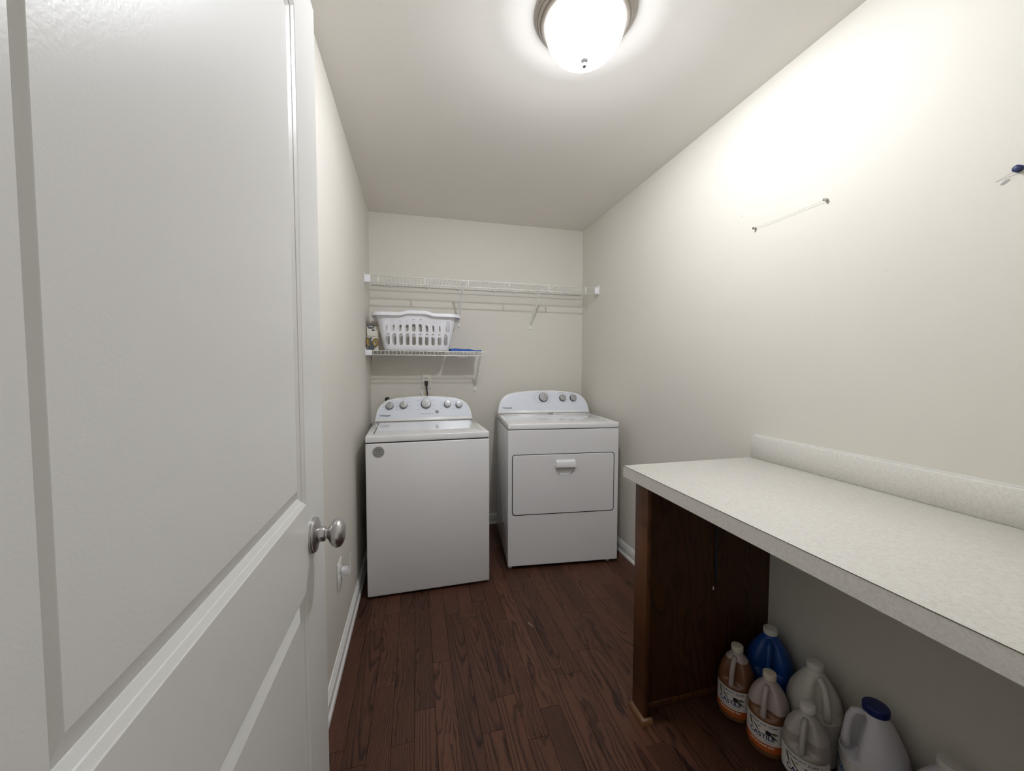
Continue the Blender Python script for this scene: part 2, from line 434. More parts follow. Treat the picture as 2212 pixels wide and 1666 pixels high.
# baseboards: shoe, flat, ogee top (profile of depth d, height z)
BP = [(0, 0), (0.019, 0), (0.0185, 0.008), (0.0165, 0.014), (0.0125, 0.0185), (0.0115, 0.019), (0.0115, 0.055), (0.0085, 0.0585),
      (0.0085, 0.064), (0.0105, 0.068), (0.0085, 0.0725), (0.0055, 0.076), (0.0055, 0.081), (0.003, 0.085), (0, 0.085)]
def baseboard(name, fn, label):
    bm = bmesh.new()
    a = [bm.verts.new(fn(d, z, 0)) for d, z in BP]; b = [bm.verts.new(fn(d, z, 1)) for d, z in BP]
    n = len(a); bm.faces.new(a); bm.faces.new(b[::-1])
    for i in range(n): bm.faces.new((a[i], b[i], b[(i + 1) % n], a[(i + 1) % n]))
    bmesh.ops.recalc_face_normals(bm, faces=bm.faces)
    o = obj(name, bm, 'trim'); structure(o, label, 'baseboard'); return o
baseboard('baseboard_left', lambda d, z, t: (d, YF if t == 0 else 0, z), 'white baseboard with shoe moulding along the left wall')
baseboard('baseboard_right', lambda d, z, t: (W - d, -1.815 if t == 0 else 0, z), 'white baseboard between dryer and countertop panel')
baseboard('baseboard_back', lambda d, z, t: (0.019 if t == 0 else W - 0.019, -d, z), 'white baseboard at the back wall between the machines')

# ------------------------------------------------------------------ the open door
DXF, DY0, DY1, DZ0, DZ1, DT = 0.130, -2.93, -2.152, 0.012, 2.031, 0.035
PROF = [(0, 0), (0.0015, -0.0012), (0.0085, -0.0045), (0.0092, -0.0058), (0.0170, -0.0096), (0.0180, -0.0104), (0.0370, -0.0042), (0.0385, -0.0038)]
HS = 0.4      # the mouldings are narrower on the hinge stile
PANELS = [(-2.806, -2.290, 1.029, 1.922), (-2.806, -2.290, 0.25, 0.868)]
bm = bmesh.new()
def dv(y, z, d=0): return bm.verts.new((DXF + d, y, z))
yb = [DY0, PANELS[0][0], PANELS[0][1], DY1]; zb = [DZ0, 0.25, 0.868, 1.029, 1.922, DZ1]
grid = [[dv(y, z) for z in zb] for y in yb]
for i in range(3):
    for j in range(5):
        if i == 1 and j in (1, 3): continue
        bm.faces.new((grid[i][j], grid[i + 1][j], grid[i + 1][j + 1], grid[i][j + 1]))
for (y0, y1, z0, z1), j in zip(PANELS, (3, 1)):
    prev = [grid[1][j], grid[2][j], grid[2][j + 1], grid[1][j + 1]]
    for ins, d in PROF[1:]:
        cur = [dv(y0 + ins * HS, z0 + ins, d), dv(y1 - ins, z0 + ins, d), dv(y1 - ins, z1 - ins, d), dv(y0 + ins * HS, z1 - ins, d)]
        for k in range(4): bm.faces.new((prev[k], prev[(k + 1) % 4], cur[(k + 1) % 4], cur[k]))
        prev = cur
    bm.faces.new(prev)
# edges and back of the slab
bk = {}
for i, y in ((0, DY0), (3, DY1)):
    for j, z in enumerate(zb): bk[i, j] = dv(y, z, -DT)
for i, y in ((1, yb[1]), (2, yb[2])):
    for j, z in ((0, DZ0), (5, DZ1)): bk[i, j] = dv(y, z, -DT)
for j in range(5):
    bm.faces.new((grid[0][j + 1], bk[0, j + 1], bk[0, j], grid[0][j])); bm.faces.new((grid[3][j], bk[3, j], bk[3, j + 1], grid[3][j + 1]))
for i in range(3):
    bm.faces.new((grid[i][0], bk[i, 0], bk[i + 1, 0], grid[i + 1][0])); bm.faces.new((grid[i + 1][5], bk[i + 1, 5], bk[i, 5], grid[i][5]))
bm.faces.new([bk[0, j] for j in range(6)] + [bk[1, 5], bk[2, 5]] + [bk[3, j] for j in range(5, -1, -1)] + [bk[2, 0], bk[1, 0]])
bmesh.ops.recalc_face_normals(bm, faces=bm.faces)
door = obj('door_1', bm, 'door')
structure(door, 'white two-panel interior door standing open along the left wall', 'door')
KY, KZ = -2.248, 0.954
mk = Matrix.Translation((DXF, KY, KZ)) @ Matrix.Rotation(PI / 2, 4, 'Y')
knob = lathe('door_knob', [(0.0125, 0.008), (0.0125, 0.012), (0.0145, 0.0125), (0.0145, 0.0215), (0.0135, 0.023), (0.0105, 0.0235), (0.0105, 0.0275),
             (0.013, 0.0295), (0.020, 0.033), (0.0260, 0.038), (0.0285, 0.0435), (0.0285, 0.0475), (0.0265, 0.0525), (0.0205, 0.0568), (0.012, 0.0597), (0, 0.0608)],
             'nickel', door, 40, mk, 50)
knob['label'] = 'brushed nickel door knob'
lathe('rose', [(0.0345, 0), (0.0345, 0.0035), (0.0330, 0.0050), (0.0330, 0.0068), (0.0315, 0.0078), (0.021, 0.0095), (0.0145, 0.0125), (0, 0.0125)], 'nickel', knob, 40, mk, 30)
for z in (0.25, 1.05, 1.85):
    tube('hinge', [(DXF + 0.004, DY0 - 0.004, z - 0.045), (DXF + 0.004, DY0 - 0.004, z + 0.045)], 0.006, 'nickel', door, 10)

# ------------------------------------------------------------------ ceiling lamp
LX, LY = 0.880, -1.850
lamp = empty('ceiling_lamp', (LX, LY, H))
tag(lamp, 'round flush ceiling lamp with lit glass bowl and nickel rim', 'lamp')
lathe('pan', [(0, -0.0005), (0.158, -0.0005), (0.160, -0.006), (0.160, -0.012), (0.157, -0.016), (0.153, -0.018), (0.152, -0.022), (0.148, -0.027),
      (0.1445, -0.028), (0.144, -0.032), (0.141, -0.036), (0.136, -0.038), (0.130, -0.038), (0.128, -0.034), (0.126, -0.008), (0, -0.008)], 'pan', lamp, 72, None, 25)
bp_ = [(0.1285, -0.034)]
for k in range(1, 15):
    t = k / 14 * PI / 2
    bp_.append((0.1285 * math.cos(t) ** 0.85 if k < 14 else 0, -0.034 - 0.108 * math.sin(t)))
lathe('glass_bowl', bp_, 'bowl', lamp, 64, None, 60)
lathe('bulb', [(0.012, -0.009), (0.013, -0.018)] + [(0.024 * math.cos(t), -0.046 - 0.024 * math.sin(t)) for t in [(-0.95 + 2.52 * k / 12) for k in range(12)]] + [(0, -0.070)], 'bulb', lamp, 32, None, 60)
lathe('finial', [(0.0115, -0.1375), (0.0125, -0.1430), (0.0095, -0.1475), (0.006, -0.150), (0.005, -0.155), (0.0065, -0.158), (0.0065, -0.162), (0.003, -0.1655), (0, -0.167)], 'finial', lamp, 24, None, 40)

# ------------------------------------------------------------------ washer and dryer
HALF = [(1.0, 0.0), (0.992, 0.13), (0.972, 0.36), (0.94, 0.52), (0.885, 0.68), (0.80, 0.81), (0.68, 0.895), (0.52, 0.95), (0.30, 0.985), (0.12, 0.998)]
def hump(hw, hh, ins=0.0):
    pts = [(-u * (hw - ins), v * (hh - ins)) for u, v in HALF] + [(u * (hw - ins), v * (hh - ins)) for u, v in reversed(HALF)]
    # Catmull-Rom smoothing
    out = []; n = len(pts)
    for i in range(n - 1):
        p0, p1, p2, p3 = [Vector(pts[max(0, min(n - 1, i + d))]) for d in (-1, 0, 1, 2)]
        for t in (0, 1 / 3, 2 / 3):
            q = 0.5 * ((2 * p1) + (p2 - p0) * t + (2 * p0 - 5 * p1 + 4 * p2 - p3) * t * t + (3 * p1 - p0 - 3 * p2 + p3) * t ** 3)
            out.append((q.x, q.y))
    out.append(pts[-1])
    return out

def console(root, xc, yf, zb, hw, hh, depth, lean, knobs, marks):
    """control panel: hump-shaped housing leaning back, grey face, knobs, print. yf: y of its lower front edge"""
    fy = lambda z: yf + lean * (z - zb) / hh
    bm = bmesh.new()
    outl = [(xc + x, zb + z) for x, z in hump(hw, hh)]
    prism(bm, outl, 0, 0, lambda x, z: fy(z), lambda x, z: yf + depth)
    es = [e for e in bm.edges if all(abs(v.co.y - fy(v.co.z)) < 1e-5 for v in e.verts)]
    bmesh.ops.bevel(bm, geom=es, offset=0.006, segments=3, profile=0.5, affect='EDGES')
    con = auto_smooth(obj('control_console', bm, 'console_rim', root), 40)
    # grey face, a thin plate proud of the housing
    strip = 0.135 * hh
    pl = [(x, z) for x, z in hump(hw, hh, 0.008) if z > strip]
    z_l = strip
    pl = [(-(hw - 0.0095), z_l)] + pl + [(hw - 0.0095, z_l)]
    bm = bmesh.new(); prism(bm, [(xc + x, zb + z) for x, z in pl], 0, 0, lambda x, z: fy(z) - 0.0010, lambda x, z: fy(z) + 0.002)
    obj('face_panel', bm, 'console', con)
    slope = math.atan2(lean, hh)
    def on(u, v, d):       # matrix of a frame on the face: x right, y up the face, z out
        z = zb + v * hh
        p = Vector((xc + u * hw, fy(z) - 0.0010, z))
        mx = Matrix.Rotation(PI / 2 - slope, 4, 'X')
        mx = Matrix.Translation(p) @ mx
        return mx @ Matrix.Translation((0, 0, d))
    for (u, v, r, a) in knobs:
        k = lathe('dial', [(r * 1.04, 0), (r * 1.02, 0.010), (r * 0.97, 0.017), (r * 0.93, 0.019), (0, 0.019)], 'knob_side', root, 36, on(u, v, 0), 40)
        lathe('dial_face', [(r * 0.95, 0.0172), (r * 0.95, 0.0195), (r * 0.90, 0.0215), (r * 0.4, 0.0225), (0, 0.0226)], 'knob_face', k, 36, on(u, v, 0), 40)
        bm = bmesh.new(); add_box(bm, -0.0012, 0.0012, r * 0.28, r * 0.86, 0.0222, 0.0232)
        bm.transform(on(u, v, 0) @ Matrix.Rotation(-a, 4, 'Z')); obj('pointer', bm, 'print', k)
    bm = bmesh.new()
    for (u, v, w, h) in marks:          # small caption bars
        vs = [bm.verts.new(on(u, v, 0.0004) @ Vector((sx * w / 2, sy * h / 2, 0))) for sx, sy in ((-1, -1), (1, -1), (1, 1), (-1, 1))]
        bm.faces.new(vs)
    mk_ = obj('caption_marks', bm, 'print_light', con); mk_['kind'] = 'stuff'
    # maker's word mark
    bm = text_bm('Whirlpool', 0.0190, 0.0002, 0.92, 0.0); bm.transform(on(-0.80, 0.245, 0.0005)); lg = obj('word_mark', bm, 'label_black', con)
    bm = bmesh.new()
    pts = [(0.0145 + 0.0105 * math.cos(t) + 0.003 * math.sin(t), -0.0005 + 0.0085 * math.sin(t) + 0.004 * math.cos(t), 0) for t in [(-2.6 + 3.6 * i / 18) for i in range(19)]]
    add_tube(bm, pts, [0.0003 + 0.0007 * math.sin(PI * i / 18) for i in range(19)], 5); bm.transform(on(-0.80, 0.245, 0.0006)); obj('word_mark', bm, 'print', con)
    return con, on

# ---- washer
wr = empty('washing_machine', (0.3965, -0.5455, 0), math.radians(1.2))
tag(wr, 'white top-loading washing machine with five dials and round foil sticker', 'washing machine')
hw, d0 = 0.343, -0.321          # half width, local front
bm = bmesh.new(); add_box(bm, -hw, hw, d0, 0.345, 0.014, 0.870, 0.006, 3)
auto_smooth(obj('cabinet', bm, 'enamel', wr), 50)
box('seam', -hw + 0.005, hw - 0.005, d0 + 0.006, 0.34, 0.868, 0.8765, 'gap', wr)
# top frame with an opening for the lid
X0, X1, Y0, Y1 = -0.300, 0.300, -0.258, 0.165
bm = bmesh.new()
add_box(bm, -hw, hw, d0 - 0.001, 0.348, 0.8755, 0.9120, 0.0055, 3)
auto_smooth(obj('top_frame', bm, 'enamel_top', wr), 50)
bm = bmesh.new(); add_box(bm, X0 - 0.0055, X1 + 0.0055, Y0 - 0.001, Y1, 0.9105, 0.9124); obj('lid_gap', bm, 'gap', wr)
# lid: gently dished with a raised front lip
bm = bmesh.new(); nx, ny = 24, 12; g = {}
for i in range(nx + 1):
    for j in range(ny + 1):
        u = i / nx; v = j / ny
        x = X0 + (X1 - X0) * u; y = Y0 - 0.012 + (Y1 - Y0 + 0.012) * v
        bowed = (1 - (2 * u - 1) ** 2)
        if j == 0: y -= 0.010 * bowed
        z = 0.9165 + 0.0035 * (1 - (2 * u - 1) ** 4) * math.exp(-((v - 0.10) / 0.10) ** 2)
        if j == 0: z = 0.9135
        g[i, j] = bm.verts.new((x, y, z))
for i in range(nx):
    for j in range(ny): bm.faces.new((g[i, j], g[i + 1, j], g[i + 1, j + 1], g[i, j + 1]))
bd = [g[i, 0] for i in range(nx + 1)] + [g[nx, j] for j in range(1, ny + 1)] + [g[i, ny] for i in range(nx - 1, -1, -1)] + [g[0, j] for j in range(ny - 1, 0, -1)]
lo = [bm.verts.new((v.co.x, v.co.y, 0.9112)) for v in bd]
for i in range(len(bd)): bm.faces.new((bd[i], lo[i], lo[(i + 1) % len(bd)], bd[(i + 1) % len(bd)]))
bmesh.ops.recalc_face_normals(bm, faces=bm.faces)
auto_smooth(obj('lid', bm, 'enamel_top', wr), 35)
knobs = [(-.708, .635, .0255, 0), (-.435, .655, .0255, 0), (.025, .69, .0345, 1.05), (.472, .655, .0245, -0.9), (.72, .625, .0245, 0.7)]
marks = []
for (u, v, r, a) in knobs:
    rr = r / 0.335
    marks += [(u, v + 0.28 if r < .03 else v + .27, 0.030, 0.0030)]
    for s in (-1, 1):
        if abs(u) > 0.6 and s == 1 and u > 0: continue
        for dv_ in (0.10, -0.04, -0.17):
            marks.append((u + s * (rr + 0.055), v + dv_ * (1.4 if r > .03 else 1), 0.014 if r < .03 else 0.022, 0.0018))
con, on = console(wr, 0.0, 0.243, 0.912, 0.337, 0.168, 0.100, 0.055, knobs, marks)
for k in range(6):
    bm = bmesh.new(); add_box(bm, -0.0035, 0.0035, -0.0017, 0.0017, 0, 0.0008); bm.transform(on(-0.087 + 0.0475 * k, 0.285, 0)); obj('indicator_light', bm, 'print', con)
bt = lathe('start_button', [(0.0115, 0), (0.0115, 0.0015), (0.0105, 0.0025), (0.004, 0.0025), (0.003, 0.002), (0, 0.002)], 'print', wr, 28, on(0.248, 0.345, 0), 40)
lathe('button_center', [(0.0042, 0.0021), (0.0042, 0.0031), (0, 0.0031)], 'knob_face', bt, 20, on(0.248, 0.345, 0), 40)
# round foil sticker with lines of tiny print
ms = Matrix.Translation((-0.2755, d0 - 0.0002, 0.823)) @ Matrix.Rotation(PI / 2, 4, 'X')
st = lathe('sticker', [(0.0310, 0), (0.0310, 0.0006), (0, 0.0006)], 'sticker', wr, 40, ms, 30)
bm = bmesh.new()
for y, w in ((0.016, 0.026), (0.007, 0.038), (-0.001, 0.028), (-0.012, 0.048)):
    vs = [bm.verts.new((sx * w / 2, y + sy * 0.0016, 0.0008)) for sx, sy in ((-1, -1), (1, -1), (1, 1), (-1, 1))]; bm.faces.new(vs)
bm.transform(ms); o = obj('sticker_print', bm, 'print', st)
for sx in (-1, 1):
    for y in (d0 + 0.045, 0.30):
        lathe('foot', [(0.018, 0.0005), (0.018, 0.009), (0.009, 0.010), (0.009, 0.0139), (0, 0.0139)], 'plastic', wr, 16, Matrix.Translation((sx * (hw - 0.045), y, 0)))

# ---- dryer
ang = -math.atan2(0.0958, 0.9954)
dxv, dyv = Vector((0.9954, -0.0958, 0)), Vector((0.0958, 0.9954, 0))
dl = Vector((0.8845, -0.752, 0))
dr = empty('clothes_dryer', dl + dxv * 0.365 + dyv * 0.33, ang)
tag(dr, 'white front-loading clothes dryer with three dials and pull-down door', 'dryer')
hw, d0 = 0.365, -0.33
bm = bmesh.new(); add_box(bm, -hw, hw, d0 + 0.012, 0.30, 0.026, 0.892, 0.004, 2); auto_smooth(obj('cabinet', bm, 'enamel', dr), 50)
for k, y in enumerate((-0.27, -0.20, -0.10, 0.02, 0.14)):     # pressed ribs on the side sheet
    tube('side_rib', [(-hw + 0.002, y, 0.06), (-hw + 0.002, y, 0.87)], 0.004, 'enamel', dr, 8)
# front sheet with the door opening
FX0, FX1, FZ0, FZ1 = -hw + 0.030, -hw + 0.697, 0.3545, 0.7345
bm = bmesh.new()
add_box(bm, -hw, hw, d0, d0 + 0.016, 0.022, 0.8935, 0.004, 3)
dsheet = auto_smooth(obj('front_sheet', bm, 'enamel', dr), 50)
bm = bmesh.new(); prism(bm, rrect(FX0 - 0.0045, FX1 + 0.0045, FZ0 - 0.0045, FZ1 + 0.0045, 0.020), d0 - 0.0008, d0 + 0.004); dgap = obj('door_gap', bm, 'gap', dr)
# door with scooped handle: plate boolean-cut by the scoop
bm = bmesh.new(); prism(bm, rrect(FX0, FX1, FZ0, FZ1, 0.017), d0 - 0.0045, d0 + 0.003)
es = [e for e in bm.edges if all(abs(v.co.y - (d0 - 0.0045)) < 1e-6 for v in e.verts)]
bmesh.ops.bevel(bm, geom=es, offset=0.0035, segments=3, profile=0.5, affect='EDGES')
dd = auto_smooth(obj('door', bm, 'enamel', dr), 40)
hx = -hw + 0.370; bm = bmesh.new()
outl = [(hx - 0.062, 0.655), (hx - 0.060, 0.640), (hx - 0.052, 0.617), (hx - 0.043, 0.606), (hx - 0.030, 0.600), (hx + 0.030, 0.600), (hx + 0.043, 0.606), (hx + 0.052, 0.617), (hx + 0.060, 0.640), (hx + 0.062, 0.655)]
prism(bm, outl, d0 - 0.02, d0 + 0.0125)
cut = obj('cutter', bm, 'enamel', dr)
for tgt, mt in ((dd, 'enamel'), (dgap, 'gap'), (dsheet, 'enamel')):
    bo = tgt.modifiers.new('scoop', 'BOOLEAN'); bo.object = cut; bo.operation = 'DIFFERENCE'; bo.solver = 'EXACT'
    dg = bpy.context.evaluated_depsgraph_get(); dg.update()
    nm = bpy.data.meshes.new_from_object(tgt.evaluated_get(dg)); tgt.modifiers.clear(); tgt.data = nm
    nm.materials.clear(); nm.materials.append(M[mt])
    for p_ in nm.polygons: p_.use_smooth = False
bpy.data.objects.remove(cut)
# curved floor of the scoop and hooded pull
bm = bmesh.new(); n = 12; ga = []
for i in range(n + 1):
    t = i / n; z = 0.652 - 0.050 * t; y = d0 - 0.0046 + 0.0165 * math.sqrt(max(0, 1 - t ** 2.2))
    w = 0.061 - 0.030 * (t ** 3)
    ga.append([bm.verts.new((hx + s * w, y, z)) for s in (-1, -0.5, 0, 0.5, 1)])
for a, b in zip(ga, ga[1:]):
    for k in range(4): bm.faces.new((a[k], a[k + 1], b[k + 1], b[k]))
auto_smooth(obj('handle_scoop', bm, 'enamel', dd), 40)
bm = bmesh.new()
prof = [(0.0, 0.652), (0.022, 0.6525), (0.0225, 0.657), (0.021, 0.683), (0.016, 0.693), (0.006, 0.700), (0, 0.701)]
L_, R_ = [], []
for s, lst in ((-1, L_), (1, R_)):
    for d, z in prof:
        w = 0.066 - (0.004 if z > 0.69 else 0)
        lst.append(bm.verts.new((hx + s * w, d0 - 0.0042 - d, z)))
bm.faces.new(L_); bm.faces.new(R_[::-1])
for i in range(len(prof)): bm.faces.new((L_[i], R_[i], R_[(i + 1) % len(prof)], L_[(i + 1) % len(prof)]))
bmesh.ops.recalc_face_normals(bm, faces=bm.faces)
bmesh.ops.bevel(bm, geom=[e for e in bm.edges if len(set(round(v.co.x, 4) for v in e.verts)) == 1 or e.calc_length() > 0.1], offset=0.0022, segments=2, affect='EDGES')
auto_smooth(obj('handle', bm, 'enamel', dd), 45)
box('seam', -hw + 0.004, hw - 0.004, d0 + 0.006, 0.298, 0.8915, 0.8985, 'gap', dr)
bm = bmesh.new(); add_box(bm, -hw, hw, d0 - 0.002, 0.305, 0.8975, 0.9330, 0.0055, 3)
auto_smooth(obj('top', bm, 'enamel_top', dr), 50)
# raised border of the pressed top
bm = bmesh.new()
for a, b in (((-hw + 0.03, d0 + 0.03), (-hw + 0.03, 0.19)), ((hw - 0.03, d0 + 0.03), (hw - 0.03, 0.19)), ((-hw + 0.03, 0.19), (0.02, 0.19)), ((0.06, 0.19), (hw - 0.03, 0.19))):
    add_tube(bm, [(a[0], a[1], 0.9322), (b[0], b[1], 0.9322)], 0.0030, 8)
obj('pressed_bead', bm, 'enamel_top', dr, True)
knobs = [(-.007, .70, .0355, 2.1), (.417, .665, .0262, 1.5), (.653, .655, .0262, 0.95)]
marks = [(.417 - .02, .665 + .235, .042, .003), (.653 - .04, .655 + .22, .040, .003)]
for k in range(15):
    a = -2.5 + 5.0 * k / 14
    marks.append((-.007 + 0.155 * math.sin(a) * (1.25 if math.sin(a) < 0 else 1), .70 + 0.30 * math.cos(a), 0.026 if a < -0.4 else 0.010, 0.0022))
for u, v in ((.417, .665), (.653, .655)):
    for s, dz in ((1, .05), (1, -.06), (1, .16)): 
        if u < .6: marks.append((u + s * 0.11, v + dz, 0.010, 0.002))
console(dr, 0.0, 0.222, 0.933, 0.365, 0.172, 0.105, 0.055, knobs, marks)
for sx in (-1, 1):
    for y in (d0 + 0.035, 0.25):
        lathe('foot', [(0.012, 0.0), (0.0135, 0.003), (0.0135, 0.011), (0.007, 0.012), (0.007, 0.0259), (0, 0.0259)], 'plastic', dr, 6, Matrix.Translation((sx * (hw - 0.055 if sx > 0 else hw - 0.02), y, 0)))

# ------------------------------------------------------------------ countertop and its end panel
CX, CY, CZ = 1.102, -1.755, 0.911
ct = empty('countertop', (CX, CY, 0)); tag(ct, 'off-white speckled laminate countertop with backsplash along the right wall', 'countertop')
box('top', 0, W - 0.001 - CX, YF + 0.002 - CY, 0, CZ - 0.002 - 0.041, CZ, 'laminate', ct, 0.0015, 1)
box('edge_strip', -0.0012, 0.0, YF + 0.002 - CY, 0.0, CZ - 0.043, CZ - 0.0015, 'laminate', ct)
box('edge_seam', -0.0016, -0.0002, YF + 0.002 - CY, 0.0, CZ - 0.0013, CZ - 0.0002, 'seam_brown', ct)
box('backsplash', W - 0.021 - CX, W - 0.001 - CX, YF + 0.002 - CY, -0.002, CZ, CZ + 0.093, 'laminate', ct, 0.0015, 1)
box('caulk_line', W - 0.0018 - CX, W - 0.0005 - CX, YF + 0.002 - CY, -0.003, CZ + 0.093, CZ + 0.097, 'trim', ct)

ep = empty('end_panel', (1.118, -1.815, 0)); tag(ep, 'dark stained wooden panel holding up the countertop end', 'panel')
o = box('side_board', 0.020, W - 0.001 - 1.118, -0.030, -0.004, 0.0005, CZ - 0.0445, 'panel_wood', ep)
o = box('front_stile', 0.0, 0.0195, -0.077, 0.0, 0.0005, CZ - 0.0445, 'stile_wood', ep, 0.001, 1)
bm = bmesh.new()     # tan quarter round wrapped round the foot of the stile
q = [(0, 0)] + [(0.015 * math.cos(a), 0.020 * math.sin(a)) for a in [k * PI / 12 for k in range(7)]]
def sweep(path):
    rings = []
    for (px, py, nx, ny) in path: rings.append([bm.verts.new((px + nx * d, py + ny * d, 0.0006 + z)) for d, z in q])
    bm.faces.new(rings[0]); bm.faces.new(rings[-1][::-1])
    for a, b in zip(rings, rings[1:]):
        for k in range(len(q)): bm.faces.new((a[k], b[k], b[(k + 1) % len(q)], a[(k + 1) % len(q)]))
sweep([(-0.0002, 0.0, -1, 0), (-0.0002, -0.0775, -1, -1), (0.030, -0.0775, 0, -1)])
bmesh.ops.recalc_face_normals(bm, faces=bm.faces)
o = auto_smooth(obj('quarter_round', bm, 'tan_wood', ep), 40); o['label'] = 'tan quarter-round moulding'
box('base_strip', 0.031, W - 0.001 - 1.118, -0.034, -0.0302, 0.0006, 0.030, 'stile_wood', ep, 0.001, 1)

# blue cord hung against the panel
cd = empty('hanging_cord', (1.447, -1.8475, 0.40)); tag(cd, 'thin blue cord with wire hook hanging from the wooden panel', 'cord')
tube('cord', [(0.012, -0.004, 0.465), (0.008, -0.004, 0.36), (0.002, -0.003, 0.24), (0.003, -0.003, 0.13), (0.003, -0.003, 0.066)], 0.0030, 'cord_blue', cd, 8)
tube('hook', [(0.003, -0.003, 0.066), (0.009, -0.003, 0.060), (0.010, -0.003, 0.035), (0.007, -0.003, 0.012), (0.001, -0.003, 0.006), (-0.004, -0.003, 0.012), (-0.006, -0.003, 0.030)], 0.0012, 'black', cd, 6)
box('hook_tip', -0.0085, -0.0045, -0.005, -0.001, 0.026, 0.040, 'plastic', cd, 0.0008, 1)

# ------------------------------------------------------------------ wire shelves
def brace(root, x, zt, zb, yf):
    """diagonal steel support from the front rail to the wall, with its foot plate"""
    bm = bmesh.new()
    p0 = Vector((x, yf + 0.006, zt)); p1 = Vector((x, -0.006, zb + 0.030))
    d = (p1 - p0); n = Vector((0, -d.z, d.y)).normalized()
    w, t = 0.0065, 0.0022
    # channel section: web plus two flanges
    for (a0, a1, b0, b1) in ((-w, w, -t, 0), (-w, -w + 0.0018, 0, 0.007), (w - 0.0018, w, 0, 0.007)):
        vs = []
        for p in (p0, p1):
            for a, b in ((a0, b0), (a1, b0), (a1, b1), (a0, b1)): vs.append(bm.verts.new(p + Vector((a, 0, 0)) + n * b))
        for k in range(4): bm.faces.new((vs[k], vs[(k + 1) % 4], vs[4 + (k + 1) % 4], vs[4 + k]))
        bm.faces.new(vs[:4][::-1]); bm.faces.new(vs[4:])
    bmesh.ops.recalc_face_normals(bm, faces=bm.faces)
    b = obj('support_brace', bm, 'wire', root)
    box('foot_plate', x - 0.0085, x + 0.0085, -0.0035, -0.0005, zb - 0.018, zb + 0.034, 'wire', b, 0.0012, 1)
    lathe('screw', [(0.0038, 0), (0.0038, 0.001), (0.002, 0.002), (0, 0.002)], 'print', b, 12, Matrix.Translation((x, -0.0035, zb - 0.004)) @ Matrix.Rotation(PI / 2, 4, 'X'))
    tube('rail_hook', [(x, yf + 0.006, zt - 0.004), (x, yf + 0.003, zt + 0.004), (x, yf - 0.004, zt + 0.006), (x, yf - 0.005, zt - 0.002)], 0.0028, 'wire', b, 8)
    return b

def end_cap(root, xa, xb, yf, zt, zb):
    c = box('end_bracket', xa, xb, yf - 0.004, yf + 0.016, zb - 0.004, zt + 0.005, 'plastic', root, 0.002, 2)
    s = 1 if xa < 0.2 else -1
    xw = xa if s > 0 else xb
    box('bracket_plate', min(xw, xw + s * 0.004), max(xw, xw + s * 0.004), yf - 0.008, yf + 0.022, zb - 0.006, zt + 0.020, 'plastic', c, 0.001, 1)

# upper shelf, wall to wall
YS = -0.310
us = empty('wire_shelf', (0, 0, 0)); tag(us, 'long white wire shelf spanning the back wall, empty', 'shelf')
ZT, ZL = 1.903, 1.858
tube('front_rail', [(0.006, YS, ZT), (W - 0.006, YS, ZT)], 0.0033, 'wire', us, 8)
tube('lip_rail', [(0.006, YS - 0.002, ZL), (W - 0.006, YS - 0.002, ZL)], 0.0036, 'wire', us, 8)
tube('back_rail', [(0.015, -0.012, ZT), (W - 0.015, -0.012, ZT)], 0.0030, 'wire', us, 8)
tube('middle_rail', [(0.015, -0.115, ZT - 0.0045), (W - 0.015, -0.115, ZT - 0.0045)], 0.0024, 'wire', us, 6)
bm = bmesh.new(); k = 0; x = 0.03
while x < W - 0.02:
    add_tube(bm, [(x, YS, ZT + 0.002), (x, -0.010, ZT + 0.002)], 0.0015, 5); x += 0.0254
o = obj('deck_wires', bm, 'wire', us, True); o['kind'] = 'stuff'
for x in (0.09, 0.398, 0.698, 0.999, 1.302, 1.604): tube('lip_post', [(x, YS - 0.001, ZT), (x, YS - 0.002, ZL)], 0.0042, 'wire', us, 8)
end_cap(us, 0.001, 0.040, YS, ZT, ZL); end_cap(us, W - 0.034, W - 0.001, YS, ZT, ZL)
brace(us, 0.662, ZT - 0.008, 1.610, YS); brace(us, 1.252, ZT - 0.008, 1.607, YS)
for x in (0.155, 0.43, 0.66, 0.95, 1.11, 1.30, 1.52):
    lathe('wall_clip', [(0.0065, 0), (0.0075, 0.004), (0.006, 0.012), (0.003, 0.016), (0, 0.016)], 'plastic', us, 10, Matrix.Translation((x, -0.0005, ZT - 0.007)) @ Matrix.Rotation(PI / 2, 4, 'X'))

# lower shelf, short
ls = empty('wire_shelf', (0, 0, 0)); tag(ls, 'short white wire shelf carrying the laundry basket above the washer', 'shelf')
ZT2, ZL2, XE = 1.400, 1.372, 0.832
tube('front_rail', [(0.006, YS, ZT2), (XE, YS, ZT2)], 0.0030, 'wire', ls, 8)
tube('lip_rail', [(0.006, YS - 0.001, ZL2), (XE, YS - 0.001, ZL2)], 0.0030, 'wire', ls, 8)
tube('back_rail', [(0.015, -0.012, ZT2), (XE - 0.006, -0.012, ZT2)], 0.0030, 'wire', ls, 8)
bm = bmesh.new(); x = 0.052
while x < XE - 0.004:
    add_tube(bm, [(x, -0.010, ZT2 + 0.002), (x, YS + 0.001, ZT2 + 0.002), (x, YS - 0.003, ZT2 - 0.001), (x, YS - 0.003, ZL2)], 0.0016, 5); x += 0.0254
o = obj('deck_wires', bm, 'wire', ls, True); o['kind'] = 'stuff'
end_cap(ls, 0.001, 0.043, YS, ZT2, ZL2)
brace(ls, 0.790, ZT2 - 0.010, 1.106, YS)
lathe('wall_clip', [(0.0065, 0), (0.0075, 0.004), (0.006, 0.012), (0.003, 0.016), (0, 0.016)], 'plastic', ls, 10, Matrix.Translation((0.745, -0.0005, ZT2 - 0.025)) @ Matrix.Rotation(PI / 2, 4, 'X'))

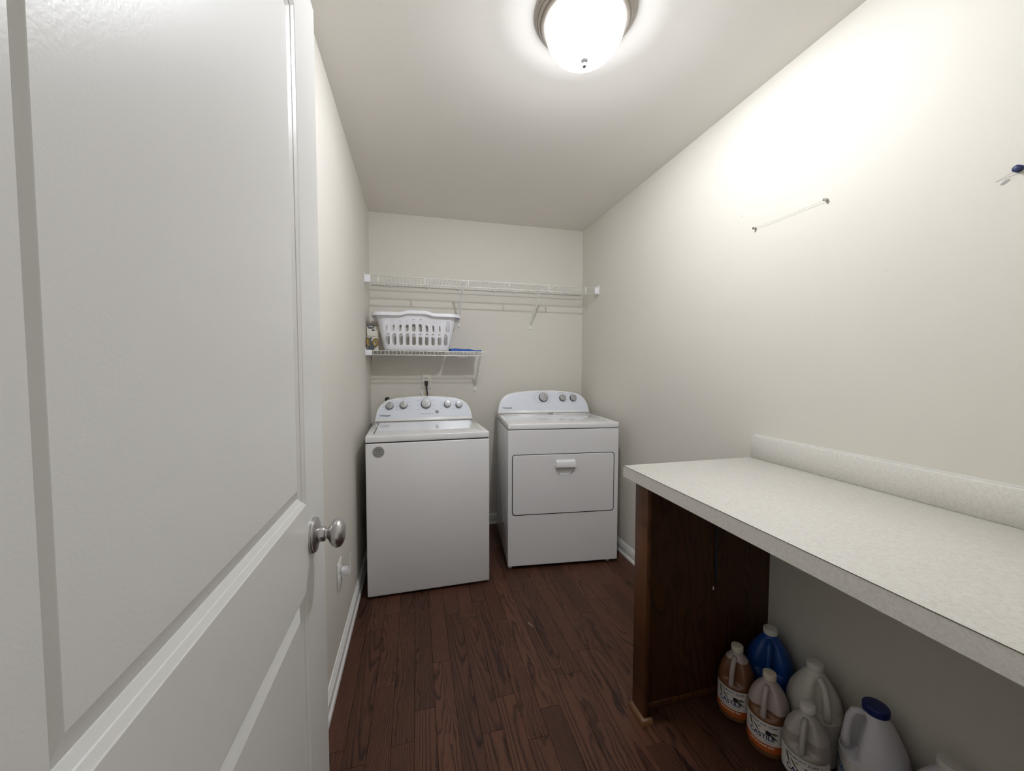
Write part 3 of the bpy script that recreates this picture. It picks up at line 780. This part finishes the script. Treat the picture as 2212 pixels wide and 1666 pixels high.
# ------------------------------------------------------------------ laundry basket
BZ = ZT2 + 0.0045
bk_ = empty('laundry_basket', (0.342, -0.185, BZ)); tag(bk_, 'white plastic laundry basket with two rows of slots', 'basket')
def ring_pts(hx, hy, r, seg=6):
    pts = []
    for cx, cy, a0 in ((hx - r, hy - r, 0), (-hx + r, hy - r, PI / 2), (-hx + r, -hy + r, PI), (hx - r, -hy + r, 1.5 * PI)):
        for k in range(seg + 1):
            a = a0 + PI / 2 * k / seg; pts.append((cx + r * math.cos(a), cy + r * math.sin(a)))
    return pts
BH = 0.246
def bdim(z):     # outer half sizes at height z
    t = z / BH; return 0.222 + 0.050 * t, 0.112 + 0.048 * t, 0.045 + 0.012 * t
def bloop(bm, z, ins, zz=None):
    hx_, hy_, r_ = bdim(z); return [bm.verts.new((x, y, z if zz is None else zz)) for x, y in ring_pts(hx_ - ins, hy_ - ins, max(0.005, r_ - ins))]
bm = bmesh.new(); th = 0.0028
seq = [bloop(bm, 0.0, 0.014, 0.0), bloop(bm, 0.004, 0.004), bloop(bm, 0.014, 0.0)] + [bloop(bm, BH * t, 0) for t in (0.3, 0.6, 1.0)]
seq += [bloop(bm, BH, th)] + [bloop(bm, BH * t, th) for t in (0.6, 0.3)] + [bloop(bm, 0.014, th), bloop(bm, 0.006, th + 0.006)]
for a, b in zip(seq, seq[1:]):
    n = len(a)
    for k in range(n): bm.faces.new((a[k], a[(k + 1) % n], b[(k + 1) % n], b[k]))
bm.faces.new(seq[0][::-1]); bm.faces.new(seq[-1])
bmesh.ops.recalc_face_normals(bm, faces=bm.faces)
body = obj('basket_body', bm, 'plastic', bk_)
# slot cutters
bm = bmesh.new()
def cap_xz(cx, z0, z1, w, ya, yb):
    outl = [(cx + w * math.cos(a), z1 - w + w * math.sin(a)) for a in [PI * k / 6 for k in range(7)]] + [(cx + w * math.cos(a), z0 + w + w * math.sin(a)) for a in [PI + PI * k / 6 for k in range(7)]]
    a = [bm.verts.new((x, ya, z)) for x, z in outl]; b = [bm.verts.new((x, yb, z)) for x, z in outl]
    bm.faces.new(a); bm.faces.new(b[::-1])
    for i in range(len(a)): bm.faces.new((a[i], b[i], b[(i + 1) % len(a)], a[(i + 1) % len(a)]))
for k in range(10):
    for (z0, z1, sp_) in ((0.036, 0.116, 0.0435), (0.128, 0.205, 0.0465)):
        hump_ = 0.008 if (z0 > 0.1 and k in (4, 5)) else 0
        for ya, yb in ((-0.30, -0.05), (0.05, 0.30)): cap_xz((k - 4.5) * sp_, z0, z1 + hump_, 0.0130, ya, yb)
for k in range(5):
    for (z0, z1) in ((0.036, 0.116), (0.128, 0.190)):
        a = len(bm.verts)
        cap_xz((k - 2) * 0.037, z0, z1, 0.0115, 0.12, 0.40); cap_xz((k - 2) * 0.037, z0, z1, 0.0115, -0.40, -0.12)
        bm.verts.ensure_lookup_table()
        for v in list(bm.verts)[a:]: v.co = Vector((v.co.y, v.co.x, v.co.z))
bmesh.ops.recalc_face_normals(bm, faces=bm.faces)
cut = obj('cutter', bm, 'plastic', bk_)
bo = body.modifiers.new('slots', 'BOOLEAN'); bo.object = cut; bo.operation = 'DIFFERENCE'; bo.solver = 'EXACT'
dg = bpy.context.evaluated_depsgraph_get(); dg.update()
nm = bpy.data.meshes.new_from_object(body.evaluated_get(dg)); body.modifiers.clear(); body.data = nm
nm.materials.clear(); nm.materials.append(M['plastic']); bpy.data.objects.remove(cut)
auto_smooth(body, 30)
# rim: rolled edge with a hump in the middle of the long sides and drooping handle ends
bm = bmesh.new(); path = ring_pts(0.284, 0.168, 0.055, 8); rim_sec = [(-0.016, -0.006), (-0.012, 0.006), (0.0, 0.010), (0.013, 0.006), (0.016, -0.006), (0.016, -0.016), (0.0135, -0.016), (0.0135, -0.006), (0.010, 0.001), (0, 0.004), (-0.012, 0.001)]
dense = []
for i in range(len(path)):
    a = Vector(path[i]); b = Vector(path[(i + 1) % len(path)]); n = max(1, int((b - a).length / 0.02))
    for k in range(n): dense.append(a + (b - a) * k / n)
rings = []
for i, p in enumerate(dense):
    t = (dense[(i + 1) % len(dense)] - dense[i - 1]).normalized(); nrm = Vector((t.y, -t.x))
    zz = BH + 0.0
    if abs(p.y) > 0.15: zz += 0.016 * max(0, min(1, (0.085 - abs(p.x)) / 0.05 + 0.5)) ** 1.0 if abs(p.x) < 0.11 else 0
    rings.append([bm.verts.new((p.x + nrm.x * d, p.y + nrm.y * d, zz + z)) for d, z in rim_sec])
for i in range(len(rings)):
    a = rings[i]; b = rings[(i + 1) % len(rings)]
    for k in range(len(rim_sec)): bm.faces.new((a[k], a[(k + 1) % len(rim_sec)], b[(k + 1) % len(rim_sec)], b[k]))
bmesh.ops.recalc_face_normals(bm, faces=bm.faces)
auto_smooth(obj('rim', bm, 'plastic', bk_), 50)
for s in (-1, 1):    # handles under the rim at the short ends
    bm = bmesh.new(); prism(bm, [(s * 0.266, 0.243), (s * 0.299, 0.243), (s * 0.292, 0.228), (s * 0.272, 0.205), (s * 0.262, 0.205)], -0.06, 0.06)
    obj('handle', bm, 'plastic', bk_)

# ------------------------------------------------------------------ cartons at the left end of the lower shelf
cb = empty('small_carton', (0.0475, -0.226, ZT2 + 0.0045)); tag(cb, 'small cream carton with dark top flap beside the laundry basket', 'carton')
box('carton_body', -0.042, 0.031, -0.030, 0.065, 0, 0.165, 'carton', cb, 0.001, 1)
def flat(name, pts, y0, y1, m, parent):
    bm = bmesh.new(); prism(bm, pts, y0, y1); return obj(name, bm, m, parent)
flat('dark_flap', [(-0.040, 0.172), (0.012, 0.172), (0.002, 0.150), (-0.026, 0.150)], -0.034, -0.0305, 'black', cb)
flat('flap_window', [(-0.033, 0.168), (0.005, 0.168), (-0.001, 0.156), (-0.023, 0.156)], -0.0350, -0.0341, 'print_light', cb)
flat('front_card', [(-0.040, 0.144), (0.018, 0.146), (0.028, 0.128), (0.028, 0.112), (0.020, 0.096), (-0.034, 0.096), (-0.041, 0.126)], -0.034, -0.0305, 'plate', cb)
flat('oval_mark', [(0.002 + 0.012 * math.cos(a), 0.138 + 0.0055 * math.sin(a)) for a in [2 * PI * k / 16 for k in range(16)]], -0.0348, -0.0341, 'navy', cb)
flat('lower_card', [(-0.041, 0.094), (0.031, 0.090), (0.031, 0.0), (-0.042, 0.0)], -0.033, -0.0305, 'plate', cb)
flat('lower_mark', [(-0.016 + 0.012 * math.cos(a), 0.083 + 0.004 * math.sin(a)) for a in [2 * PI * k / 16 for k in range(16)]], -0.0338, -0.0331, 'navy', cb)

# scissors stuck point down through the wire shelf
sx = empty('scissors', (0.0375, -0.279, ZT2)); tag(sx, 'grey and yellow handled scissors stuck point-down through the wire shelf', 'scissors')
for (cx, cz, rx, rz_, s_) in ((-0.0195, 0.058, 0.0115, 0.030, -1), (0.0265, 0.056, 0.0165, 0.026, 1)):
    rot = 0.22 * s_
    loop = lambda k_: [(cx + k_ * rx * math.cos(t) * math.cos(rot) + k_ * rz_ * math.sin(t) * math.sin(rot), 0.0, cz - k_ * rx * math.cos(t) * math.sin(rot) + k_ * rz_ * math.sin(t) * math.cos(rot)) for t in [2 * PI * k / 28 for k in range(28)]]
    h_ = obj('handle_loop', add_tube(bmesh.new(), loop(1.0), 0.0042, 10, True, True), 'carton_brown', sx, True)
    obj('yellow_grip', add_tube(bmesh.new(), loop(0.72), 0.0036, 10, True, True), 'carton_yellow', h_, True)
bm = bmesh.new(); prism(bm, [(-0.013, 0.088), (-0.004, 0.090), (0.001, 0.062), (0.008, 0.036), (0.022, 0.024), (0.013, 0.006), (0.004, -0.004), (-0.006, -0.004), (-0.016, 0.010), (-0.024, 0.024), (-0.010, 0.040), (-0.009, 0.065)], -0.0045, 0.0045)
bmesh.ops.bevel(bm, geom=bm.edges[:], offset=0.0012, segments=1, affect='EDGES'); obj('shank', bm, 'carton_grey', sx)
for k, (ya, yb) in enumerate(((-0.0020, -0.0003), (0.0003, 0.0020))):
    bm = bmesh.new(); prism(bm, [(-0.006, 0.0), (0.006, 0.0), (0.0045 - 0.003 * k, -0.050), (0.001, -0.098), (-0.0015, -0.098), (-0.0055 + 0.002 * k, -0.050)], ya, yb); obj('blade', bm, 'blade', sx)

# folded blue cloth
bm = bmesh.new(); nx, ny = 22, 10
def cl(i, j, lay):
    u = i / nx; v = j / ny
    x = 0.574 + 0.222 * u + 0.004 * math.sin(7 * v + lay); y = -0.285 + 0.20 * v + 0.003 * math.sin(9 * u)
    wv = 0.0035 * math.sin(5.2 * u + 1.4 * v) + 0.002 * math.sin(13 * u + 4 * v)
    z = ZT2 + 0.0042 + (0 if lay == 0 else 0.016 + wv - 0.006 * u * (1 - v))
    return bm.verts.new((x, y, z))
lo = {(i, j): cl(i, j, 0) for i in range(nx + 1) for j in range(ny + 1)}; hi = {(i, j): cl(i, j, 1) for i in range(nx + 1) for j in range(ny + 1)}
for i in range(nx):
    for j in range(ny):
        bm.faces.new((hi[i, j], hi[i + 1, j], hi[i + 1, j + 1], hi[i, j + 1])); bm.faces.new((lo[i, j], lo[i, j + 1], lo[i + 1, j + 1], lo[i + 1, j]))
for i in range(nx):
    for j in (0, ny): bm.faces.new((lo[i, j], lo[i + 1, j], hi[i + 1, j], hi[i, j]))
for j in range(ny):
    for i in (0, nx): bm.faces.new((lo[i, j], lo[i, j + 1], hi[i, j + 1], hi[i, j]))
bmesh.ops.recalc_face_normals(bm, faces=bm.faces)
tag(auto_smooth(obj('folded_cloth', bm, 'blue_cloth'), 60), 'flat folded blue cloth on the right end of the short shelf', 'cloth')

# ------------------------------------------------------------------ outlets, plug, valve
ot = empty('wall_outlet', (0.409, 0, 1.180)); tag(ot, 'ivory wall outlet on the back wall above the washer', 'outlet')
box('cover_plate', -0.035, 0.035, -0.0055, -0.0005, -0.057, 0.057, 'plate', ot, 0.002, 2)
for z in (0.021, -0.021):
    bm = bmesh.new(); prism(bm, rrect(-0.017, 0.017, z - 0.0145, z + 0.0145, 0.011), -0.0070, -0.005); r_ = obj('socket', bm, 'plate', ot)
    for x in (-0.0065, 0.0065): box('slot', x - 0.001, x + 0.001, -0.0073, -0.0069, z - 0.002, z + 0.007, 'black', r_)
lathe('screw', [(0.003, 0), (0.003, 0.001), (0, 0.0015)], 'steel', ot, 10, Matrix.Translation((0, -0.0055, 0)) @ Matrix.Rotation(PI / 2, 4, 'X'))
pc = empty('power_cord', (0.409, -0.012, 1.158)); tag(pc, 'black plug and cord running down behind the washer', 'cord')
bm = bmesh.new(); add_box(bm, -0.014, 0.014, -0.020, 0.004, -0.016, 0.024, 0.005, 2)
for v in bm.verts:
    if v.co.z < 0: v.co.x *= 0.62
auto_smooth(obj('plug', bm, 'black', pc), 50)
tube('cord', [(0, -0.008, -0.012), (0.003, -0.012, -0.045), (0.008, -0.02, -0.085), (0.010, -0.028, -0.13), (0.004, -0.03, -0.30), (0.0, -0.03, -0.7)], 0.0055, 'black', pc, 10)
hz = empty('drain_hose', (0.380, -0.066, 0.0)); tag(hz, 'pale drain hose end peeking over the washer console', 'hose')
tube('hose', [(0.000, 0.0, 0.30), (0.0, 0.0, 0.90), (0.000, 0.0, 1.075), (-0.008, -0.004, 1.098), (-0.018, -0.004, 1.094)], 0.008, 'plastic', hz, 10)
tube('strap', [(0.012, -0.002, 0.95), (0.012, -0.002, 1.085), (0.008, -0.004, 1.105)], 0.004, 'hose', hz, 8)
vl = empty('water_valve', (0.121, 0, 1.045)); tag(vl, 'black water valve handle behind the left end of the washer console', 'valve')
tube('stem', [(0, -0.0005, 0), (0, -0.045, 0)], 0.008, 'steel', vl, 12)
lathe('handle', [(0.016, 0), (0.019, 0.004), (0.019, 0.012), (0.015, 0.017), (0, 0.018)], 'black', vl, 10, Matrix.Translation((0, -0.045, 0.002)) @ Matrix.Rotation(PI / 2, 4, 'X'), 30)

# outlet on the left wall with a plug-in night light
lo_ = empty('wall_outlet', (0, -1.315, 0.395)); tag(lo_, 'white wall outlet low on the left wall beyond the door', 'outlet')
box('cover_plate', 0.0005, 0.0055, -0.044, 0.044, -0.058, 0.058, 'trim', lo_, 0.002, 2)
for z in (0.021, -0.021):
    bm = bmesh.new(); prism(bm, rrect(-0.017, 0.017, z - 0.0145, z + 0.0145, 0.011), -0.0075, -0.0052)
    bm.transform(Matrix.Rotation(PI / 2, 4, 'Z')); s_ = obj('socket', bm, 'trim', lo_)
    for y in (-0.0065, 0.0065): box('slot', 0.0074, 0.0078, y - 0.001, y + 0.001, z - 0.004, z + 0.006, 'print', s_)
nl = empty('night_light', (0.008, -1.300, 0.405)); tag(nl, 'plug-in night light with clear shade in the left wall outlet', 'night light')
box('base', 0.0, 0.034, -0.016, 0.018, -0.020, 0.006, 'plastic', nl, 0.002, 2)
bm = bmesh.new()
pts = [(0.034, -0.022), (0.036, 0.0), (0.034, 0.024)]
outl = [(0.030, 0.006), (0.036, 0.006), (0.038, 0.060), (0.035, 0.060)]
a = [bm.verts.new((x, -0.022, z)) for x, z in outl]; b = [bm.verts.new((x, 0.026, z)) for x, z in outl]
bm.faces.new(a); bm.faces.new(b[::-1])
for i in range(4): bm.faces.new((a[i], b[i], b[(i + 1) % 4], a[(i + 1) % 4]))
bmesh.ops.recalc_face_normals(bm, faces=bm.faces)
obj('shade', bm, 'clear_plastic', nl)

# ------------------------------------------------------------------ pins, threads and marks on the right wall
def pin(y, z, m, label, big=1.0):
    t = empty('push_pin', (W, y, z)); tag(t, label, 'pin')
    mp_ = Matrix.Rotation(-PI / 2, 4, 'Y')
    lathe('head', [(0.0045 * big, 0.004), (0.0055 * big, 0.005), (0.0035 * big, 0.007), (0.003 * big, 0.011), (0.0048 * big, 0.013), (0.0052 * big, 0.0145), (0.004 * big, 0.016), (0, 0.0165)], m, t, 14, mp_, 40)
    lathe('needle', [(0.0007, 0.0), (0.0007, 0.005), (0, 0.005)], 'steel', t, 6, mp_)
pin(-1.730, 1.868, 'steel', 'small metal push pin at the far end of the thread on the right wall')
pin(-2.017, 1.866, 'steel', 'small metal push pin at the near end of the thread on the right wall')
pin(-2.459, 1.754, 'navy', 'dark blue push pin at the right edge of the photo', 1.5)
tag(tube('thread', [(W - 0.008, -1.730, 1.868), (W - 0.0075, -1.87, 1.8662), (W - 0.008, -2.017, 1.866)], 0.00045, 'thread', None, 5), 'fine thread stretched between two metal pins on the right wall', 'thread')
tag(tube('thread', [(W - 0.0012, -2.420, 1.742), (W - 0.004, -2.44, 1.747), (W - 0.008, -2.459, 1.753)], 0.0005, 'thread', None, 5), 'short loose thread trailing from the dark blue pin', 'thread')
bm = bmesh.new()
outl = [(-2.427, 1.7315), (-2.431, 1.7285), (-2.437, 1.730), (-2.443, 1.7345), (-2.4445, 1.739), (-2.439, 1.740), (-2.434, 1.7385), (-2.430, 1.735)]
a = [bm.verts.new((W - 0.0004, y, z)) for y, z in outl]; bm.faces.new(a); obj('scuff_mark', bm, 'scuff', wall_r)
bm = bmesh.new()
for y, z, r in ((-1.655, 1.945, 0.0022), (-1.93, 1.84, 0.0012), (-1.52, 1.07, 0.0015), (-2.20, 1.58, 0.0012), (-1.40, 1.02, 0.0018)):
    bm.faces.new([bm.verts.new((W - 0.0004, y + r * math.cos(t), z + r * math.sin(t))) for t in [2 * PI * k / 8 for k in range(8)]])
obj('nail_holes', bm, 'print_light', wall_r)['kind'] = 'stuff'
bm = bmesh.new()
for x, z, r in ((1.10, 1.788, .0028), (1.135, 1.790, .0028), (1.13, 1.765, .002), (1.13, 1.735, .002), (1.262, 1.772, .002), (0.95, 1.79, .002), (1.60, 1.615, .0025), (1.29, 1.58, .0018), (0.45, 1.905, .002)):
    bm.faces.new([bm.verts.new((x + r * math.cos(t), -0.0004, z + r * math.sin(t))) for t in [2 * PI * k / 8 for k in range(8)]])
obj('nail_holes', bm, 'print_light', wall_b)['kind'] = 'stuff'

# tiny white scrap on the floor
tag(tube('thread_scrap', [(0.868, -1.262, 0.0022), (0.874, -1.28, 0.003), (0.880, -1.300, 0.0024)], 0.0012, 'debris', None, 5), 'tiny white thread scrap lying on the wood floor', 'thread')

# ------------------------------------------------------------------ jugs under the counter
def interp(prof, z):
    for (ra, za), (rb, zb_) in zip(prof, prof[1:]):
        if za <= z <= zb_ and zb_ > za: return ra + (rb - ra) * (z - za) / (zb_ - za)
    return prof[-1][0]

def smooth_prof(pts, n=4):
    out = []; m_ = len(pts)
    for i in range(m_ - 1):
        p0, p1, p2, p3 = [Vector(pts[max(0, min(m_ - 1, i + d))]) for d in (-1, 0, 1, 2)]
        for k in range(n):
            t = k / n
            q = 0.5 * ((2 * p1) + (p2 - p0) * t + (2 * p0 - 5 * p1 + 4 * p2 - p3) * t * t + (3 * p1 - p0 - 3 * p2 + p3) * t ** 3)
            out.append((max(0.001, q.x), q.y))
    out.append(pts[-1]); return out

def jug_body(prof, ha, dent, z0, z1, seg=56):
    """lathe with a thumb recess pressed in on the handle side (angle ha)"""
    def fn(a, r, z):
        d = math.atan2(math.sin(a - ha), math.cos(a - ha))
        k = math.exp(-(d / 0.62) ** 4)
        h = max(0, min(1, (z - z0) / 0.012)) * max(0, min(1, (z1 - z) / 0.02))
        r2 = r * (1 - dent * k * h)
        return (r2 * math.cos(a), r2 * math.sin(a), z)
    return add_lathe(bmesh.new(), prof, seg, None, fn)

def around(r, ang0, s, z, lift=0.0):
    a = ang0 + s / r
    return ((r + lift) * math.cos(a), (r + lift) * math.sin(a), z)

def patch(r, ang0, s0, s1, z0, z1, lift, n=24):
    bm = bmesh.new(); c = []
    for i in range(n + 1):
        s = s0 + (s1 - s0) * i / n; c.append((bm.verts.new(around(r, ang0, s, z0, lift)), bm.verts.new(around(r, ang0, s, z1, lift))))
    for a, b in zip(c, c[1:]): bm.faces.new((a[0], b[0], b[1], a[1]))
    return bm

def wrap(bm, r, ang0, s, z, lift):
    """bend flat artwork (x right, y up) round the jug; viewed from outside x runs to +angle"""
    for v in bm.verts: v.co = Vector(around(r, ang0, s + v.co.x, z + v.co.y, lift))
    return bm

def shape(pts):
    bm = bmesh.new(); bm.faces.new([bm.verts.new((x, y, 0)) for x, y in pts]); bmesh.ops.triangulate(bm, faces=bm.faces[:]); return bm
def leafp(cx, cy, l, w, a):
    P_ = []
    for t in range(9): u = t / 8; P_.append((u * l - l / 2, w * math.sin(PI * u) * (1 - 0.25 * u)))
    for t in range(7, 0, -1): u = t / 8; P_.append((u * l - l / 2, -w * math.sin(PI * u) * (1 - 0.25 * u)))
    return [(cx + x * math.cos(a) - y * math.sin(a), cy + x * math.sin(a) + y * math.cos(a)) for x, y in P_]

SOAP = smooth_prof([(0.052, 0.0), (0.0575, 0.004), (0.0600, 0.010), (0.0605, 0.06), (0.0605, 0.120), (0.0600, 0.140), (0.0560, 0.163), (0.0475, 0.186), (0.0350, 0.207), (0.0230, 0.221), (0.0180, 0.228), (0.0170, 0.238)])
def cap_(name, r, z0, h, m, parent):
    c = lathe(name, [(r * 0.97, z0), (r, z0 + 0.002), (r, z0 + h - 0.003), (r * 0.95, z0 + h - 0.0008), (r * 0.85, z0 + h), (0, z0 + h)], m, parent, 36, None, 40)
    for k in range(0): pass
    return c

def soap_jug(loc, label, level, liquid, shell, band, scent, la=0.0, group=None):
    j = empty('soap_jug', loc); tag(j, label, 'jug', group)
    ha = math.atan2(-0.45, -0.89) + la
    rl = interp(SOAP, level)
    up = [(rl, level + 0.0003)] + [(r, z) for r, z in SOAP if z > level + 0.001]
    lp = [(r, z) for r, z in SOAP if z < level - 0.001] + [(rl, level)]
    auto_smooth(obj('body', jug_body(up, ha, 0.34, 0.128, 0.222), shell, j), 60)
    auto_smooth(obj('filled_body', jug_body(lp, ha, 0.34, 0.128, 0.222), liquid, j), 60)   # soap seen through the plastic
    hd = Vector((math.cos(ha), math.sin(ha), 0))
    tube('handle', [hd * 0.020 + Vector((0, 0, 0.218)), hd * 0.030 + Vector((0, 0, 0.212)), hd * 0.041 + Vector((0, 0, 0.200)), hd * 0.0485 + Vector((0, 0, 0.178)), hd * 0.0535 + Vector((0, 0, 0.152)), hd * 0.0550 + Vector((0, 0, 0.134)), hd * 0.050 + Vector((0, 0, 0.122))],
         [0.008, 0.0085, 0.0085, 0.0085, 0.0085, 0.009, 0.009], shell, j, 12)
    cap_('cap', 0.0200, 0.2335, 0.0205, 'cap' if shell == 'soap_shell' else 'cap_white', j)
    R = 0.0608
    lb = obj('label', patch(R, ha, -0.078, 0.082, 0.022, 0.118, 0.0004), 'label', j)
    obj('label_band', patch(R, ha, -0.078, 0.082, 0.022, 0.047, 0.0007), band, lb)
    def t_(s, size, x, z, m_, bold=0.0, sp_=1.0, rot=0):
        bm = text_bm(s, size, bold, sp_)
        if rot: bm.transform(Matrix.Rotation(rot, 4, 'Z'))
        obj('lettering', wrap(bm, R, ha, x, z, 0.0010), m_, lb)
    t_('VERMONT SOAP', 0.0118, 0.002, 0.1080, 'print', 0.0002, 0.95)
    t_('CASTILE', 0.0205, -0.002, 0.0690, 'navy', 0.0005, 1.0)
    t_('LIQUID SOAP', 0.0108, -0.002, 0.0553, 'print_light', 0.0, 1.05)
    t_(scent, 0.0085, -0.002, 0.0392, 'print_white', 0.0002)
    for k, ch in enumerate('REFILL'): t_(ch, 0.0088, 0.052, 0.106 - k * 0.0092, 'print', 0.0)
    for pts in (leafp(-0.037, 0.094, 0.040, 0.0045, -1.2), leafp(-0.018, 0.088, 0.034, 0.0035, -0.8), leafp(0.034, 0.088, 0.026, 0.0050, -0.1), leafp(0.030, 0.077, 0.036, 0.0050, -0.6)):
        obj('leaf_print', wrap(shape(pts), R, ha, 0, 0, 0.0007), 'leaf', lb)
    obj('ridge_print', wrap(shape([(-0.034, 0.0985), (-0.015, 0.0960), (-0.004, 0.0975), (0.004, 0.0945), (0.016, 0.0935), (0.030, 0.0905), (0.012, 0.0905), (-0.012, 0.0930)]), R, ha, 0, 0, 0.0006), 'leaf', lb)
    obj('olive_print', wrap(shape([(0.017 + 0.0082 * math.cos(a), 0.0855 + 0.0078 * math.sin(a)) for a in [2 * PI * k / 16 for k in range(16)]]), R, ha, 0, 0, 0.0009), 'olive', lb)
    return j
G = 'soap jugs under the counter'
soap_jug((1.483, -1.928, 0.001), 'amber soap jug filled nearly to the neck, nearest the wooden panel', 0.205, 'amber', 'soap_shell', 'orange', 'LEMONGRASS ZEN', 0.02, G)
soap_jug((1.486, -2.060, 0.001), 'amber soap jug half full, between the full amber and the clear jug', 0.148, 'amber', 'soap_shell', 'orange', 'LEMONGRASS ZEN', 0.0, G)
soap_jug((1.490, -2.188, 0.001), 'clear soap jug with black label band in the front row', 0.165, 'clear_liquid', 'soap_shell_clear', 'label_black', ' ', 0.0, G)

GAL = smooth_prof([(0.066, 0.0), (0.073, 0.005), (0.0762, 0.013), (0.0768, 0.08), (0.0768, 0.150), (0.0755, 0.168), (0.0690, 0.196), (0.0560, 0.224), (0.0400, 0.250), (0.0270, 0.268), (0.0215, 0.277), (0.0205, 0.287)])
def gallon(name, loc, label, m, cap_m, ha, dent=0.36, capr=0.0235, caph=0.020, rh=0.0095):
    j = empty(name, loc); tag(j, label, 'jug')
    auto_smooth(obj('body', jug_body(GAL, ha, dent, 0.150, 0.268), m, j), 60)
    hd = Vector((math.cos(ha), math.sin(ha), 0)); Z = lambda z: Vector((0, 0, z))
    tube('handle', [hd * 0.020 + Z(0.262), hd * 0.034 + Z(0.259), hd * 0.048 + Z(0.248), hd * 0.058 + Z(0.225), hd * 0.066 + Z(0.195), hd * 0.069 + Z(0.170), hd * 0.064 + Z(0.152)],
         [rh, rh, rh, rh, rh * 1.05, rh * 1.15, rh * 1.2], m, j, 14)
    c = cap_('cap', capr, 0.280, caph, cap_m, j)
    return j, c
def cap_rings(c, z):
    for r in (0.006, 0.011, 0.016):
        tube('cap_ring', [(r * math.cos(t), r * math.sin(t), z) for t in [2 * PI * k / 24 for k in range(24)]], 0.0006, 'cap_white', c, 5, True, True)
j, c = gallon('detergent_jug', (1.627, -1.934, 0.001), 'solid blue plastic jug in the corner behind the soap', 'blue_jug', 'cap_white', math.atan2(-0.62, -0.78)); cap_rings(c, 0.300)
j, c = gallon('milky_jug', (1.620, -2.108, 0.001), 'milky white gallon jug with white cap against the wall', 'white_jug', 'cap_white', math.atan2(-0.93, -0.36)); cap_rings(c, 0.300)

# bleach jug: looped handle on the left, blue cap
d_ = Vector((0.853, 0.522, 0)); lf = Vector((-0.522, 0.853, 0))
ha = math.atan2((lf * 0.93 - d_ * 0.36).y, (lf * 0.93 - d_ * 0.36).x)
j = empty('chlorine_jug', (1.628, -2.279, 0.001)); tag(j, 'white gallon jug with dark blue cap and looped handle', 'jug')
BL = smooth_prof([(0.068, 0.0), (0.075, 0.005), (0.0782, 0.013), (0.0788, 0.10), (0.0788, 0.140), (0.0770, 0.160), (0.0690, 0.190), (0.0570, 0.220), (0.0440, 0.247), (0.0330, 0.266), (0.0270, 0.277), (0.0255, 0.287)])
auto_smooth(obj('body', jug_body(BL, ha, 0.50, 0.142, 0.272), 'bleach_jug', j), 60)
hd = Vector((math.cos(ha), math.sin(ha), 0)); Z = lambda z: Vector((0, 0, z))
tube('handle', [hd * 0.018 + Z(0.266), hd * 0.036 + Z(0.270), hd * 0.050 + Z(0.266), hd * 0.059 + Z(0.246), hd * 0.064 + Z(0.215), hd * 0.067 + Z(0.180), hd * 0.066 + Z(0.155)],
     [0.009, 0.0095, 0.010, 0.010, 0.010, 0.0115, 0.013], 'bleach_jug', j, 14)
c = cap_('cap', 0.0300, 0.279, 0.022, 'cap_blue', j)
for k in range(36):
    a = 2 * PI * k / 36; box('cap_rib', -0.0012, 0.0012, -0.0008, 0.0008, 0, 0.017, 'cap_blue', c).matrix_local = Matrix.Translation((0.0302 * math.cos(a), 0.0302 * math.sin(a), 0.2805)) @ Matrix.Rotation(a + PI / 2, 4, 'Z')
nl_ = (-d_ * 0.94 + lf * 0.34); la = math.atan2(nl_.y, nl_.x); R = 0.0790
lb = obj('label', patch(R, la, -0.085, 0.110, 0.02, 0.137, 0.0004), 'label', j)
bm = bmesh.new(); cc = []
for i in range(21):
    s = -0.085 + 0.075 * i / 20; z = 0.118 - 0.042 * (i / 20); cc.append((bm.verts.new(around(R, la, s, z - 0.019, 0.0008)), bm.verts.new(around(R, la, s, z, 0.0008))))
for a, b in zip(cc, cc[1:]): bm.faces.new((a[0], b[0], b[1], a[1]))
obj('label_band', bm, 'label_blue', lb)
bm = text_bm('CHLORINE', 0.0125, 0.0003); bm.transform(Matrix.Rotation(-0.51, 4, 'Z')); obj('lettering', wrap(bm, R, la, -0.046, 0.0875, 0.0012), 'print_white', lb)
obj('sun_print', wrap(shape([(r_ * math.cos(a), r_ * math.sin(a)) for a, r_ in [(2 * PI * k / 40, 0.0135 if k % 2 else 0.0165) for k in range(40)]]), R, la, 0.030, 0.114, 0.0009), 'sun', lb)
obj('lettering', wrap(text_bm('POOL', 0.022, 0.0004), R, la, 0.036, 0.110, 0.0013), 'navy', lb)
obj('lettering', wrap(text_bm('ESSENTIALS', 0.010, 0.0002), R, la, 0.036, 0.0955, 0.0013), 'navy', lb)

j, c = gallon('white_jug', (1.622, -2.445, 0.001), 'white gallon jug nearest the camera, mostly cut off by the frame', 'bleach_jug', 'cap_white', math.atan2(-0.95, 0.2), capr=0.0255)
